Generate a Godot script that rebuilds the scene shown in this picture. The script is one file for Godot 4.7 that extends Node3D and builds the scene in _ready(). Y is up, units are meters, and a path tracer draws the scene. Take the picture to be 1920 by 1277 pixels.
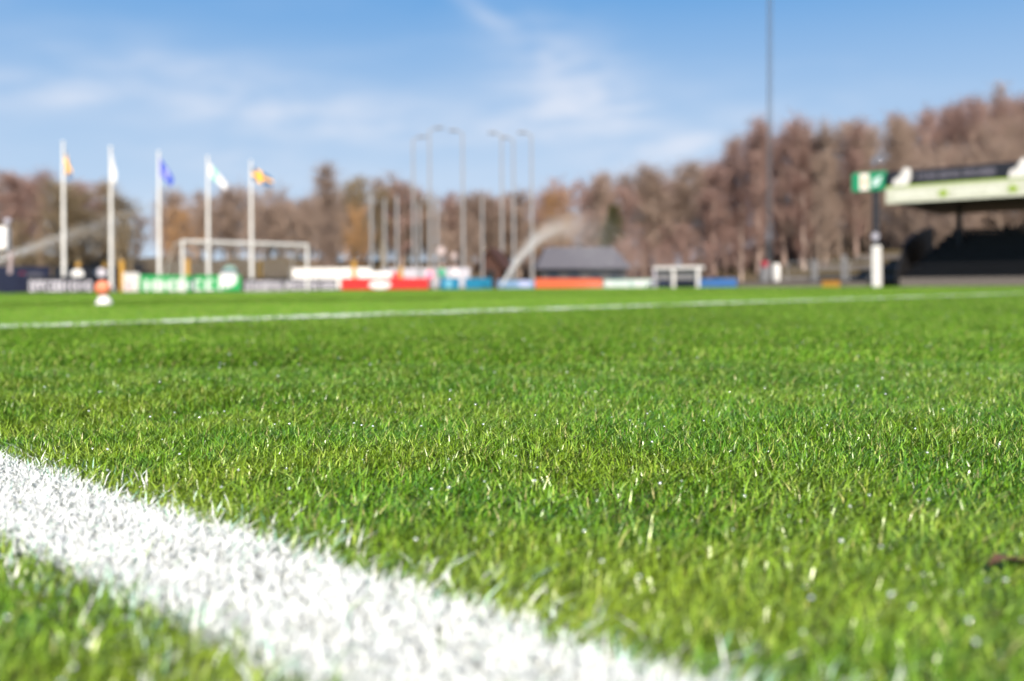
extends Node3D
# A football ground seen from just above the turf. The pitch has its own axes: u runs across it (towards the far
# touchline and its stand), v runs along it (towards the goal). Metres, y up.

const EYE := 0.205
const TURN := deg_to_rad(48.0)          # local x = u, local z = -v
const TURN_SIDE := deg_to_rad(-42.0)    # local x = -v, local z = -u
const TOUCH_IN := 0.307                 # near touchline, inner and outer edge (u)
const TOUCH_OUT := 0.440
const HALF_IN := 5.27                   # halfway line (v)
const HALF_OUT := 5.43
var U := Vector3(sin(deg_to_rad(42.0)), 0, -cos(deg_to_rad(42.0)))
var V := Vector3(-cos(deg_to_rad(42.0)), 0, -sin(deg_to_rad(42.0)))
var rng := RandomNumberGenerator.new()
var taken := {}
var M := {}
var bump := FastNoiseLite.new()
var drift := FastNoiseLite.new()
var patch_noise := FastNoiseLite.new()

func _ready():
	rng.seed = 20220416
	bump.seed = 4; bump.frequency = 1.6; bump.fractal_octaves = 2
	drift.seed = 9; drift.frequency = 0.9; drift.fractal_octaves = 2
	patch_noise.seed = 21; patch_noise.frequency = 2.2; patch_noise.fractal_octaves = 3
	make_camera()
	make_sky()
	make_sun()
	make_materials()
	make_ground()
	make_turf()
	make_hill()
	make_stand()
	make_terrace()
	make_goal()
	make_flagpoles()
	make_boards()
	make_lamp_posts()
	make_buildings()
	make_trees()
	make_people()
	make_small_things()
	make_water()

# ---------------------------------------------------------------- camera, sky, sun
func make_camera():
	var cam := Camera3D.new(); cam.name = "camera"; add_child(cam)
	cam.projection = Camera3D.PROJECTION_FRUSTUM
	cam.near = 0.05; cam.far = 2500.0
	cam.size = 2.0 * 0.05 * 638.5 / 1867.0
	cam.frustum_offset = Vector2(0, -0.05 * 101.5 / 1867.0)
	cam.position = Vector3(0, EYE, 0)
	cam.basis = Basis(Vector3.BACK, deg_to_rad(-0.36))
	var lens := CameraAttributesPhysical.new()
	lens.frustum_focal_length = 35.0
	lens.frustum_focus_distance = 1.22
	lens.exposure_aperture = 3.4
	cam.attributes = lens
	cam.current = true

func wisp(d: Vector3, az: float, el: float, half_az: float, half_el: float, tilt: float) -> float:
	var a := rad_to_deg(atan2(d.x, -d.z)) - az
	var e := rad_to_deg(asin(clampf(d.y, -1, 1))) - el
	var x := a * cos(tilt) + e * sin(tilt)
	var y := -a * sin(tilt) + e * cos(tilt)
	return exp(-pow(x / half_az, 2) - pow(y / half_el, 2))

func make_sky():
	var n1 := FastNoiseLite.new(); n1.seed = 3; n1.frequency = 1.1; n1.fractal_octaves = 4; n1.domain_warp_enabled = true; n1.domain_warp_amplitude = 0.5
	var n2 := FastNoiseLite.new(); n2.seed = 8; n2.frequency = 3.0; n2.fractal_octaves = 3
	var w := 1024
	var h := 512
	var im := Image.create(w, h, false, Image.FORMAT_RGBAF)
	var zenith := Color(0.030, 0.095, 0.25)
	var mid := Color(0.074, 0.186, 0.36)
	var low := Color(0.295, 0.362, 0.44)
	var white := Color(0.385, 0.405, 0.455)
	for j in h:
		var el := PI * (0.5 - (j + 0.5) / h)
		var y := sin(el)
		var base: Color
		if y < 0.28:
			base = low.lerp(mid, pow(clampf(y / 0.28, 0, 1), 1.4))
		else:
			base = mid.lerp(zenith, clampf((y - 0.28) / 0.6, 0, 1))
		for i in w:
			if j > h / 2 + 6:
				im.set_pixel(i, j, Color(0.16, 0.18, 0.13)); continue
			var az := wrapf(TAU * (i + 0.5) / w, -PI, PI)      # the panorama's first column looks towards -z
			var d := Vector3(sin(az) * cos(el), y, -cos(az) * cos(el))
			var p := d / (absf(y) + 0.16)
			var c := n1.get_noise_3d(p.x * 0.55, 0.3, p.z * 1.5) * 0.8 + n2.get_noise_3d(p.x * 0.7, 1.0, p.z * 1.6) * 0.25
			var cover := clampf((c + 0.10) * 0.85, 0, 0.5) * clampf(1.0 - y * 1.2, 0.15, 1.0)
			if y < 0.4 and absf(az) < 0.8:
				cover *= 0.35
				var g := clampf(1.05 + 1.5 * n2.get_noise_3d(d.x * 4.0 + d.y * 5.0, d.y * 17.0 - d.x * 2.0, 2.0), 0.1, 1.7)
				cover += 0.40 * g * wisp(d, -26.0, 10.2, 4.5, 0.75, 0.0)
				cover += 0.32 * g * wisp(d, -12.5, 9.7, 8.0, 1.6, -0.06)
				cover += 0.20 * g * wisp(d, -19.0, 11.8, 6.0, 1.6, -0.12)
				cover += 0.34 * g * wisp(d, 3.3, 11.4, 4.6, 2.6, -0.55)
				cover += 0.27 * g * wisp(d, 1.0, 9.3, 8.5, 1.2, 0.05)
				cover += 0.38 * g * wisp(d, 9.8, 7.9, 4.2, 0.85, 0.22)
				cover += 0.23 * g * wisp(d, -14.0, 6.8, 7.0, 0.8, -0.1)
				cover += 0.14 * g * wisp(d, 16.0, 9.6, 5.0, 0.7, 0.05)
				cover += 0.17 * g * wisp(d, -1.5, 15.3, 5.0, 0.5, -0.6)
			var col := base.lerp(white, clampf(cover, 0, 0.9))
			im.set_pixel(i, j, col)
	var sky_mat := PanoramaSkyMaterial.new()
	sky_mat.panorama = ImageTexture.create_from_image(im)
	var sky := Sky.new(); sky.sky_material = sky_mat
	var env := Environment.new()
	env.background_mode = Environment.BG_SKY
	env.sky = sky
	env.background_energy_multiplier = 1.0
	env.tonemap_mode = Environment.TONE_MAPPER_LINEAR
	env.tonemap_exposure = 2.1
	env.sdfgi_enabled = true; env.ssao_enabled = true; env.ssil_enabled = true
	var we := WorldEnvironment.new(); we.name = "world"; we.environment = env
	add_child(we)

func make_sun():
	var sun := DirectionalLight3D.new(); sun.name = "sun"
	add_child(sun)
	sun.light_energy = 1.5
	sun.light_color = Color(1.0, 0.955, 0.88)
	sun.light_angular_distance = 0.55
	sun.shadow_enabled = true
	var to_sun := Vector3(0.06, 0.60, 0.80).normalized()
	sun.look_at_from_position(Vector3.ZERO, -to_sun, Vector3.UP)

# ---------------------------------------------------------------- helpers
func numbered(called: String) -> String:
	var n: int = taken.get(called, 0)
	taken[called] = n + 1
	return called if n == 0 else "%s_%03d" % [called, n]

func tag(o: Node, label: String, category: String, group := "", kind := ""):
	o.set_meta("label", label)
	o.set_meta("category", category)
	if group: o.set_meta("group", group)
	if kind: o.set_meta("kind", kind)
	return o

func thing(called: String, label: String, category: String, at := Vector3.ZERO, turn := 0.0, group := "") -> Node3D:
	var o := Node3D.new(); o.name = numbered(called); add_child(o)
	o.position = at; o.rotation.y = turn
	tag(o, label, category, group)
	return o

func uv(u: float, v: float, y := 0.0) -> Vector3:
	return U * u + V * v + Vector3(0, y, 0)

func bearing(px: float, dist: float, y := 0.0) -> Vector3:   # a point that far off, at that bearing from the halfway line
	return Vector3((px - 960.0) / 1867.0 * dist, y, -dist)

func on_row(px: float, v: float) -> Vector2:                  # (u, v) where a bearing crosses a row parallel to the goal line
	var t := (px - 960.0) / 1867.0
	var s := sin(deg_to_rad(42.0)); var c := cos(deg_to_rad(42.0))
	return Vector2(v * (c + t * s) / (s - t * c), v)

func on_side(px: float, u: float) -> Vector2:                 # the same for a row parallel to the touchline
	var t := (px - 960.0) / 1867.0
	var s := sin(deg_to_rad(42.0)); var c := cos(deg_to_rad(42.0))
	return Vector2(u, u * (s - t * c) / (c + t * s))

class Shape:
	var v := PackedVector3Array()
	var n := PackedVector3Array()
	var c := PackedColorArray()
	var i := PackedInt32Array()
	var color := Color.WHITE

	func put(p: Vector3, nn: Vector3) -> int:
		v.append(p); n.append(nn); c.append(color)
		return v.size() - 1

	func tri(a: Vector3, b: Vector3, d: Vector3):
		var nn := (d - a).cross(b - a).normalized()
		var k := put(a, nn); put(b, nn); put(d, nn)
		i.append_array(PackedInt32Array([k, k + 1, k + 2]))

	func quad(a: Vector3, b: Vector3, d: Vector3, e: Vector3):
		var nn := (d - a).cross(b - a).normalized()
		var k := put(a, nn); put(b, nn); put(d, nn); put(e, nn)
		i.append_array(PackedInt32Array([k, k + 1, k + 2, k, k + 2, k + 3]))

	# a box with a small chamfer on its upright and level edges
	func box(lo: Vector3, hi: Vector3, ch := 0.0):
		var m := minf(minf(hi.x - lo.x, hi.y - lo.y), hi.z - lo.z) * 0.45
		var k := minf(ch, m)
		if k <= 0.0:
			hexa([lo, Vector3(hi.x, lo.y, lo.z), Vector3(hi.x, lo.y, hi.z), Vector3(lo.x, lo.y, hi.z)], [Vector3(lo.x, hi.y, lo.z), Vector3(hi.x, hi.y, lo.z), hi, Vector3(lo.x, hi.y, hi.z)])
			return
		var ring := []
		for s in [[lo.y, k, k], [lo.y + k, 0.0, k], [hi.y - k, 0.0, k], [hi.y, k, k]]:
			var y: float = s[0]; var g: float = s[1]
			var x0 := lo.x + g; var x1 := hi.x - g; var z0 := lo.z + g; var z1 := hi.z - g
			ring.append([Vector3(x0 + k, y, z0), Vector3(x1 - k, y, z0), Vector3(x1, y, z0 + k), Vector3(x1, y, z1 - k), Vector3(x1 - k, y, z1), Vector3(x0 + k, y, z1), Vector3(x0, y, z1 - k), Vector3(x0, y, z0 + k)])
		for r in 3:
			for q in 8:
				quad(ring[r][q], ring[r][(q + 1) % 8], ring[r + 1][(q + 1) % 8], ring[r + 1][q])
		for q in range(1, 7):
			tri(ring[0][0], ring[0][q + 1], ring[0][q])
			tri(ring[3][0], ring[3][q], ring[3][q + 1])

	func hexa(b: Array, t: Array):
		quad(b[3], b[2], b[1], b[0]); quad(t[0], t[1], t[2], t[3])
		for q in 4:
			quad(b[q], b[(q + 1) % 4], t[(q + 1) % 4], t[q])

	func tube(pts: Array, radii: Array, sides := 8, caps := true):
		var first := v.size()
		var side := Vector3.RIGHT
		for k in pts.size():
			var dir: Vector3 = (pts[mini(k + 1, pts.size() - 1)] - pts[maxi(k - 1, 0)]).normalized()
			if absf(dir.dot(side)) > 0.9: side = Vector3.BACK if absf(dir.z) < 0.9 else Vector3.UP
			var a := (side - dir * dir.dot(side)).normalized()
			var b := dir.cross(a)
			for q in sides:
				var o: Vector3 = a * cos(TAU * q / sides) + b * sin(TAU * q / sides)
				put(pts[k] + o * radii[k], o)
			side = a
		for k in pts.size() - 1:
			for q in sides:
				var p := first + k * sides + q
				var r := first + k * sides + (q + 1) % sides
				i.append_array(PackedInt32Array([p, p + sides, r, r, p + sides, r + sides]))
		if caps:
			for e in [0, pts.size() - 1]:
				var nn: Vector3 = (pts[0] - pts[1]).normalized() if e == 0 else (pts[-1] - pts[-2]).normalized()
				var cc := put(pts[e], nn)
				var ring0 := v.size()
				for q in sides: put(v[first + e * sides + q], nn)
				for q in sides:
					i.append_array(PackedInt32Array([cc, ring0 + q, ring0 + (q + 1) % sides]) if e == 0 else PackedInt32Array([cc, ring0 + (q + 1) % sides, ring0 + q]))

	# turned about the y axis: profile of Vector2(radius, height)
	func lathe(at: Vector3, prof: Array, sides := 16):
		var first := v.size()
		for k in prof.size():
			var t: Vector2 = prof[mini(k + 1, prof.size() - 1)] - prof[maxi(k - 1, 0)]
			for q in sides:
				var a := TAU * q / sides
				put(at + Vector3(prof[k].x * cos(a), prof[k].y, prof[k].x * sin(a)), Vector3(t.y * cos(a), -t.x, t.y * sin(a)).normalized())
		for k in prof.size() - 1:
			for q in sides:
				var p := first + k * sides + q
				var r := first + k * sides + (q + 1) % sides
				i.append_array(PackedInt32Array([p, r, p + sides, r, r + sides, p + sides]))

	func mesh() -> ArrayMesh:
		var a := []; a.resize(Mesh.ARRAY_MAX)
		a[Mesh.ARRAY_VERTEX] = v; a[Mesh.ARRAY_NORMAL] = n; a[Mesh.ARRAY_COLOR] = c; a[Mesh.ARRAY_INDEX] = i
		var m := ArrayMesh.new(); m.add_surface_from_arrays(Mesh.PRIMITIVE_TRIANGLES, a)
		return m

func obj(called: String, s, m: Material, parent: Node = self) -> MeshInstance3D:
	var o := MeshInstance3D.new()
	o.name = numbered(called) if parent == self else called
	o.mesh = s.mesh() if s is Shape else s
	o.material_override = m
	parent.add_child(o, true)
	return o

func structure(o: Node, label: String) -> Node:
	o.set_meta("kind", "structure"); o.set_meta("label", label)
	return o

func a_box(lo: Vector3, hi: Vector3, ch := 0.01) -> Shape:
	var s := Shape.new(); s.box(lo, hi, ch); return s

func a_tube(pts: Array, radii: Array, sides := 10) -> Shape:
	var s := Shape.new(); s.tube(pts, radii, sides); return s

# ---------------------------------------------------------------- materials
func grain(seed_: int, freq: float, dark: float, oct := 4) -> NoiseTexture2D:
	var n := FastNoiseLite.new(); n.seed = seed_; n.frequency = freq; n.fractal_octaves = oct
	var g := Gradient.new(); g.set_color(0, Color(dark, dark, dark)); g.set_color(1, Color.WHITE)
	var t := NoiseTexture2D.new(); t.width = 256; t.height = 256; t.seamless = true; t.noise = n; t.color_ramp = g
	return t

func mat(key: String, lin: Color, rough := 0.6, tex: Texture2D = null, scale := 1.0, metal := 0.0) -> StandardMaterial3D:
	var m := StandardMaterial3D.new(); m.resource_name = key
	var c := lin.linear_to_srgb(); m.albedo_color = c
	m.roughness = rough; m.metallic = metal
	if tex:
		m.albedo_texture = tex; m.uv1_triplanar = true; m.uv1_scale = Vector3.ONE * scale
	M[key] = m
	return m

func vertex_mat(key: String, rough := 0.6) -> StandardMaterial3D:
	var m := StandardMaterial3D.new(); m.resource_name = key
	m.vertex_color_use_as_albedo = true; m.roughness = rough; m.cull_mode = BaseMaterial3D.CULL_DISABLED
	M[key] = m
	return m

func make_materials():
	var soft := grain(1, 0.02, 0.80)
	var strong := grain(2, 0.03, 0.55, 5)
	var fine := grain(3, 0.09, 0.70, 3)
	vertex_mat("grass", 0.34).backlight = Color(0.42, 0.52, 0.20)
	M.grass.metallic_specular = 0.48
	vertex_mat("turf", 0.5).backlight = Color(0.42, 0.52, 0.20)
	M.turf.metallic_specular = 0.30
	vertex_mat("wet_grass", 0.22).metallic_specular = 0.6
	vertex_mat("painted_grass", 0.8).backlight = Color(0.5, 0.5, 0.5)
	M.grass.backlight = Color(0.42, 0.52, 0.20)
	vertex_mat("cloth", 0.8).backlight = Color(0.5, 0.5, 0.5)
	vertex_mat("print", 0.5)
	vertex_mat("figure", 0.8)
	vertex_mat("bark", 0.9)
	M.bark.albedo_texture = strong; M.bark.uv1_triplanar = true
	var soil := mat("turf_soil", Color(0.115, 0.155, 0.026), 0.95, strong, 2.3)
	soil.uv1_world_triplanar = true
	mat("line_paint", Color(0.46, 0.50, 0.46), 0.9, strong, 14.0).uv1_world_triplanar = true
	mat("white_paint", Color(0.78, 0.77, 0.77), 0.35, soft, 0.8)
	mat("white_board", Color(0.80, 0.78, 0.78), 0.5, soft, 0.6)
	mat("lilac_board", Color(0.45, 0.44, 0.52), 0.5, soft, 0.6)
	mat("black_board", Color(0.012, 0.013, 0.022), 0.5, soft, 0.6)
	mat("navy_board", Color(0.016, 0.02, 0.05), 0.5, soft, 0.6)
	mat("green_board", Color(0.03, 0.42, 0.12), 0.5, soft, 0.6)
	mat("red_board", Color(0.72, 0.045, 0.045), 0.5, soft, 0.6)
	mat("orange_board", Color(0.80, 0.16, 0.07), 0.5, soft, 0.6)
	mat("teal_board", Color(0.02, 0.23, 0.42), 0.5, soft, 0.6)
	mat("mint_board", Color(0.38, 0.60, 0.55), 0.5, soft, 0.6)
	mat("pale_blue_board", Color(0.22, 0.36, 0.58), 0.5, soft, 0.6)
	mat("blue_board", Color(0.055, 0.17, 0.46), 0.5, soft, 0.6)
	mat("yellow_pad", Color(0.50, 0.27, 0.035), 0.7, soft, 1.0)
	mat("ochre", Color(0.40, 0.20, 0.03), 0.7, soft, 1.0)
	mat("galvanised", Color(0.36, 0.36, 0.38), 0.5, fine, 1.2, 0.1)
	mat("grey_post", Color(0.25, 0.25, 0.27), 0.6, fine, 1.0)
	mat("dark_steel", Color(0.035, 0.035, 0.045), 0.5, fine, 1.0)
	mat("mast_steel", Color(0.13, 0.15, 0.18), 0.5, fine, 1.0, 0.2)
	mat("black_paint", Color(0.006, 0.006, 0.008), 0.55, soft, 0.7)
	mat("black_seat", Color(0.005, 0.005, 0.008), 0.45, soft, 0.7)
	mat("cream_fascia", Color(0.58, 0.60, 0.50), 0.5, soft, 0.5)
	mat("lime", Color(0.30, 0.45, 0.03), 0.5)
	mat("sign_green", Color(0.005, 0.30, 0.14), 0.5, soft, 0.7)
	mat("concrete", Color(0.20, 0.175, 0.165), 0.9, strong, 0.7)
	mat("step_earth", Color(0.13, 0.095, 0.04), 0.95, strong, 0.8)
	mat("dry_slope", Color(0.15, 0.105, 0.05), 0.95, strong, 0.25).uv1_world_triplanar = true
	mat("roof_grey", Color(0.115, 0.11, 0.13), 0.6, fine, 0.4)
	mat("brown_wood", Color(0.085, 0.03, 0.02), 0.8, strong, 0.5)
	mat("dark_glass", Color(0.015, 0.02, 0.03), 0.08)
	mat("orange_ball", Color(0.85, 0.27, 0.14), 0.5, soft, 2.0)
	mat("red_sign", Color(0.35, 0.01, 0.03), 0.5)
	mat("net_cord", Color(0.62, 0.62, 0.62), 0.8)
	mat("pink_post", Color(0.42, 0.34, 0.35), 0.6, soft, 1.0)
	mat("dead_leaf", Color(0.13, 0.06, 0.03), 0.9, strong, 20.0)
	var drop := mat("water_drop", Color(0.74, 0.75, 0.78), 0.3)
	drop.backlight = Color(0.8, 0.8, 0.85)
	var dew := mat("dew", Color(0.90, 0.93, 0.90), 0.15, null, 1.0, 0.6)
	dew.metallic_specular = 1.0

# ---------------------------------------------------------------- ground
func gy(x: float, z: float) -> float:
	var far := clampf(1.0 - (x * x + z * z) / 90.0, 0, 1)
	return 0.010 * bump.get_noise_2d(x, z) * far

func stretch(t: float) -> float:
	return signf(t) * (3.5 * absf(t) + 900.0 * pow(absf(t), 6.0))

func make_ground():
	var s := Shape.new()
	var n := 150
	for j in n + 1:
		for i in n + 1:
			var x := stretch(2.0 * i / n - 1.0)
			var z := stretch(2.0 * j / n - 1.0)
			s.put(Vector3(x, gy(x, z), z), Vector3.UP)
	for j in n:
		for i in n:
			var p := j * (n + 1) + i
			s.i.append_array(PackedInt32Array([p, p + 1, p + n + 1, p + 1, p + n + 2, p + n + 1]))
	structure(obj("ground", s, M.turf_soil), "green turf ground reaching to the trees")
	paint_strip("touchline", func(t): return uv(lerpf(TOUCH_IN, TOUCH_OUT, t.y) + slant(lerpf(-30.0, 44.0, t.x)), lerpf(-30.0, 44.0, t.x)), 1400, "broad white painted touchline crossing the turf close up")
	paint_strip("halfway_line", func(t): return uv(lerpf(TOUCH_OUT, 66.0, t.x), lerpf(HALF_IN, HALF_OUT, t.y)), 900, "thin white halfway line crossing the turf farther off")

func slant(v: float) -> float:       # the hand-marked touchline is not quite square to the goal line
	return 0.036 * (clampf(v, -1.5, 3.0) - 0.45)

func paint_strip(called: String, f: Callable, n: int, label: String):
	var s := Shape.new()
	for k in n + 1:
		var t := float(k) / n
		for side in 2:
			var p: Vector3 = f.call(Vector2(t, side))
			var q: Vector3 = f.call(Vector2(t, 0.5))
			p = p + (p - q) * (0.10 * patch_noise.get_noise_2d(p.x * 9.0, p.z * 9.0))
			p.y += gy(p.x, p.z) + 0.004
			s.put(p, Vector3.UP)
	for k in n:
		var p := k * 2
		if (s.v[2] - s.v[0]).cross(s.v[1] - s.v[0]).y > 0.0: s.i.append_array(PackedInt32Array([p, p + 1, p + 2, p + 1, p + 3, p + 2]))
		else: s.i.append_array(PackedInt32Array([p, p + 2, p + 1, p + 1, p + 2, p + 3]))
	structure(obj(called, s, M.line_paint), label)

# ---------------------------------------------------------------- turf
class Tuft:
	var v := PackedVector3Array()
	var c := PackedColorArray()
	var i := PackedInt32Array()
	func blade(p: Vector3, h: float, w: float, az: float, lean: Vector2, col: Color):
		var k := v.size()
		var wx := cos(az) * w * 0.5; var wz := sin(az) * w * 0.5
		var mx := p.x + lean.x * 0.36; var mz := p.z + lean.y * 0.36; var my := p.y + h * 0.58
		v.append(Vector3(p.x - wx, p.y, p.z - wz)); v.append(Vector3(p.x + wx, p.y, p.z + wz))
		v.append(Vector3(mx - wx * 0.9, my, mz - wz * 0.9)); v.append(Vector3(mx + wx * 0.9, my, mz + wz * 0.9))
		v.append(Vector3(p.x + lean.x, p.y + h, p.z + lean.y))
		for q in 5: c.append(col)
		i.append(k); i.append(k + 1); i.append(k + 2); i.append(k + 1); i.append(k + 3); i.append(k + 2); i.append(k + 2); i.append(k + 3); i.append(k + 4)
	func mesh() -> ArrayMesh:
		var a := []; a.resize(Mesh.ARRAY_MAX)
		a[Mesh.ARRAY_VERTEX] = v; a[Mesh.ARRAY_COLOR] = c; a[Mesh.ARRAY_INDEX] = i
		var m := ArrayMesh.new(); m.add_surface_from_arrays(Mesh.PRIMITIVE_TRIANGLES, a)
		return m

func leaf_color(yellow: float) -> Color:
	var r := rng.randf()
	var c: Color
	if r < 0.40: c = Color(0.080, 0.205, 0.012)
	elif r < 0.64: c = Color(0.145, 0.285, 0.020)
	elif r < 0.84: c = Color(0.038, 0.120, 0.009)
	elif r < 0.965: c = Color(0.25, 0.34, 0.065)
	else: c = Color(0.36, 0.34, 0.15)
	c = c.lerp(Color(0.25, 0.33, 0.032), clampf(yellow, 0, 0.7))
	var k := rng.randf_range(0.72, 1.28)
	return Color(c.r * k, c.g * k, c.b * k)

func stripe(v: float) -> float:      # mown one way and the other, in bands parallel to the halfway line
	return 1.0 if posmod(floori((v - 5.35) / 5.4), 2) == 0 else -1.0

func lean_field(x: float, z: float, v: float) -> Vector2:
	var d := stripe(v) * 0.75
	var a := drift.get_noise_2d(x, z) * 2.2
	var b := drift.get_noise_2d(x + 40.0, z - 17.0) * 2.2
	return Vector2(V.x * d + a * 0.22 - 0.15, V.z * d + b * 0.17)

func grow_cell(green: Tuft, wet: Tuft, white: Tuft, x0: float, z0: float, size: float, density: float, width: float, tall: float):
	var count := int(size * size * density)
	for k in count:
		var x := x0 + rng.randf() * size
		var z := z0 + rng.randf() * size
		var u := x * U.x + z * U.z
		var v := x * V.x + z * V.z
		var edge := (0.010 if u < 1.0 else 0.02) * patch_noise.get_noise_2d(x * 14.0, z * 14.0)
		var inside := maxf(minf(u - slant(v) - TOUCH_IN, TOUCH_OUT + slant(v) - u), minf(v - HALF_IN, HALF_OUT - v) if u > TOUCH_OUT else -1.0) + edge
		var thin := patch_noise.get_noise_2d(x * 1.3, z * 1.3)
		if inside < -0.01 and thin < -0.30 and rng.randf() < 0.15: continue
		var f := lean_field(x, z, v)
		var h := tall * rng.randf_range(0.45, 1.12)
		if rng.randf() < 0.05: h *= 1.35
		var sp := rng.randf_range(0.1, 1.45) * tall
		var dir := rng.randf() * TAU
		var lean := Vector2(cos(dir) * sp, sin(dir) * sp) + f * tall * 0.55
		if rng.randf() < 0.24:      # lying blades
			lean *= 1.7; h *= 0.5
		var az := lean.angle() + PI / 2 + rng.randf_range(-0.8, 0.8)
		var w := width * rng.randf_range(0.6, 1.25)
		var p := Vector3(x, gy(x, z) - 0.002, z)
		var share := clampf(0.5 + inside / 0.016, 0.0, 0.985)
		if u > TOUCH_OUT + 0.1: share *= clampf(0.80 + 1.3 * drift.get_noise_2d(x * 0.9, z * 0.9), 0.35, 1.0)
		elif inside > -0.07 and share < 0.2: share = 0.2 * (1.0 + inside / 0.07)
		if rng.randf() < share:
			var t := rng.randf()
			var col := Color(0.67, 0.69, 0.685) * rng.randf_range(0.85, 1.15)
			var r := rng.randf()
			var weak := 0.55 if inside < 0.016 else 0.22
			if r < weak * 0.75: col = Color(0.34, 0.60, 0.50).lerp(col, t)
			elif r < weak: col = Color(0.16, 0.40, 0.26).lerp(col, t * 0.6)
			white.blade(p, h * (1.12 if u > 1.0 else 0.75 if inside > 0.012 else 1.0), w * 1.1, az, lean, col)
			if u < 1.0 and inside > 0.0:      # the mat of flattened, painted blades below
				for twice in (1 + rng.randi() % 2):
					var low := rng.randf() * TAU
					var away := Vector2(cos(low), sin(low)) * rng.randf_range(0.008, 0.02)
					white.blade(p + Vector3(rng.randf_range(-0.004, 0.004), 0.002, rng.randf_range(-0.004, 0.004)), rng.randf_range(0.006, 0.015), w * 1.15, low + PI / 2, away, Color(0.66, 0.685, 0.68) * rng.randf_range(0.8, 1.12))
		elif rng.randf() < 0.006:
			wet.blade(p, h, w, az, lean, leaf_color(0.0))
		else:
			green.blade(p, h, w, az, lean, leaf_color(thin * 0.35 + 0.06 + (0.42 * clampf(1.0 - (absf(u - 0.37) - 0.07) / 0.75, 0, 1) * clampf(0.75 + thin, 0, 1) if u < 1.3 else 0.0)))

func make_turf():
	var green := Tuft.new(); var wet := Tuft.new(); var white := Tuft.new()
	var built := {}
	# close up: every blade on its own, in cells of a quarter metre
	var cs := 0.25
	for j in range(-2, 11):
		for i in range(-9, 10):
			var x0 := i * cs; var z0 := -(j + 1) * cs
			var far := -z0
			var near := far - cs
			var aside := minf(absf(x0), absf(x0 + cs)) if i != -1 and i != 0 else 0.0
			var seen := far > 0.28 and near < 2.4 and aside < 0.56 * far + 0.06
			var line := false
			for a in [[0, 0], [1, 0], [0, 1], [1, 1], [0.5, 0.5]]:
				var u: float = (x0 + a[0] * cs) * U.x + (z0 + a[1] * cs) * U.z
				if u > TOUCH_IN - 0.1 and u < TOUCH_OUT + 0.12: line = true
			if seen: grow_cell(green, wet, white, x0, z0, cs, 88000.0, 0.0017, 0.0185)
			elif line or far <= 0.6 or near < 2.4: grow_cell(green, wet, white, x0, z0, cs, 16000.0, 0.0036, 0.0225)
			built[Vector2i(i, j)] = true
	# the halfway line, whose blades are painted, in cells of half a metre
	var lined := {}
	for k in range(0, 110):
		var p := uv(TOUCH_OUT + 0.22 * k, (HALF_IN + HALF_OUT) / 2)
		for a in [-1, 0, 1]:
			var q = p + V * (0.10 * a)
			lined[Vector2i(floori(q.x / 0.5), floori(-q.z / 0.5))] = true
	for c in lined:
		var far: bool = c.y > 14
		grow_cell(green, wet, white, c.x * 0.5, -(c.y + 1) * 0.5, 0.5, 9000.0 if far else 15000.0, 0.0060 if far else 0.0038, 0.024)
	tag(tuft_object("grass_blade_carpet", green, M.grass), "short green mown grass blades close to the white touchline", "grass", "", "stuff")
	tag(tuft_object("wet_grass_blade_carpet", wet, M.wet_grass), "shiny wet grass blades scattered among the mown turf", "grass", "", "stuff")
	tag(tuft_object("painted_grass", white, M.painted_grass), "grass blades coated in white line marking paint", "painted grass", "", "stuff")
	# farther off: patches of turf, coarser with distance
	scatter("turf_patch", 0.5, 18000.0, 0.0030, 0.0235, 2.25, 7.5, built, lined, "mown turf between the touchline and the halfway line")
	scatter("turf_field", 1.0, 5200.0, 0.0068, 0.025, 7.5, 22.0, built, lined, "mown turf in stripes beyond the halfway line")
	scatter("turf_distance", 2.5, 1500.0, 0.016, 0.030, 22.0, 95.0, built, lined, "smooth green turf spreading to the advertising boards")

func tuft_object(called: String, t: Tuft, m: Material) -> MeshInstance3D:
	return obj(called, t.mesh(), m)

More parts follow.
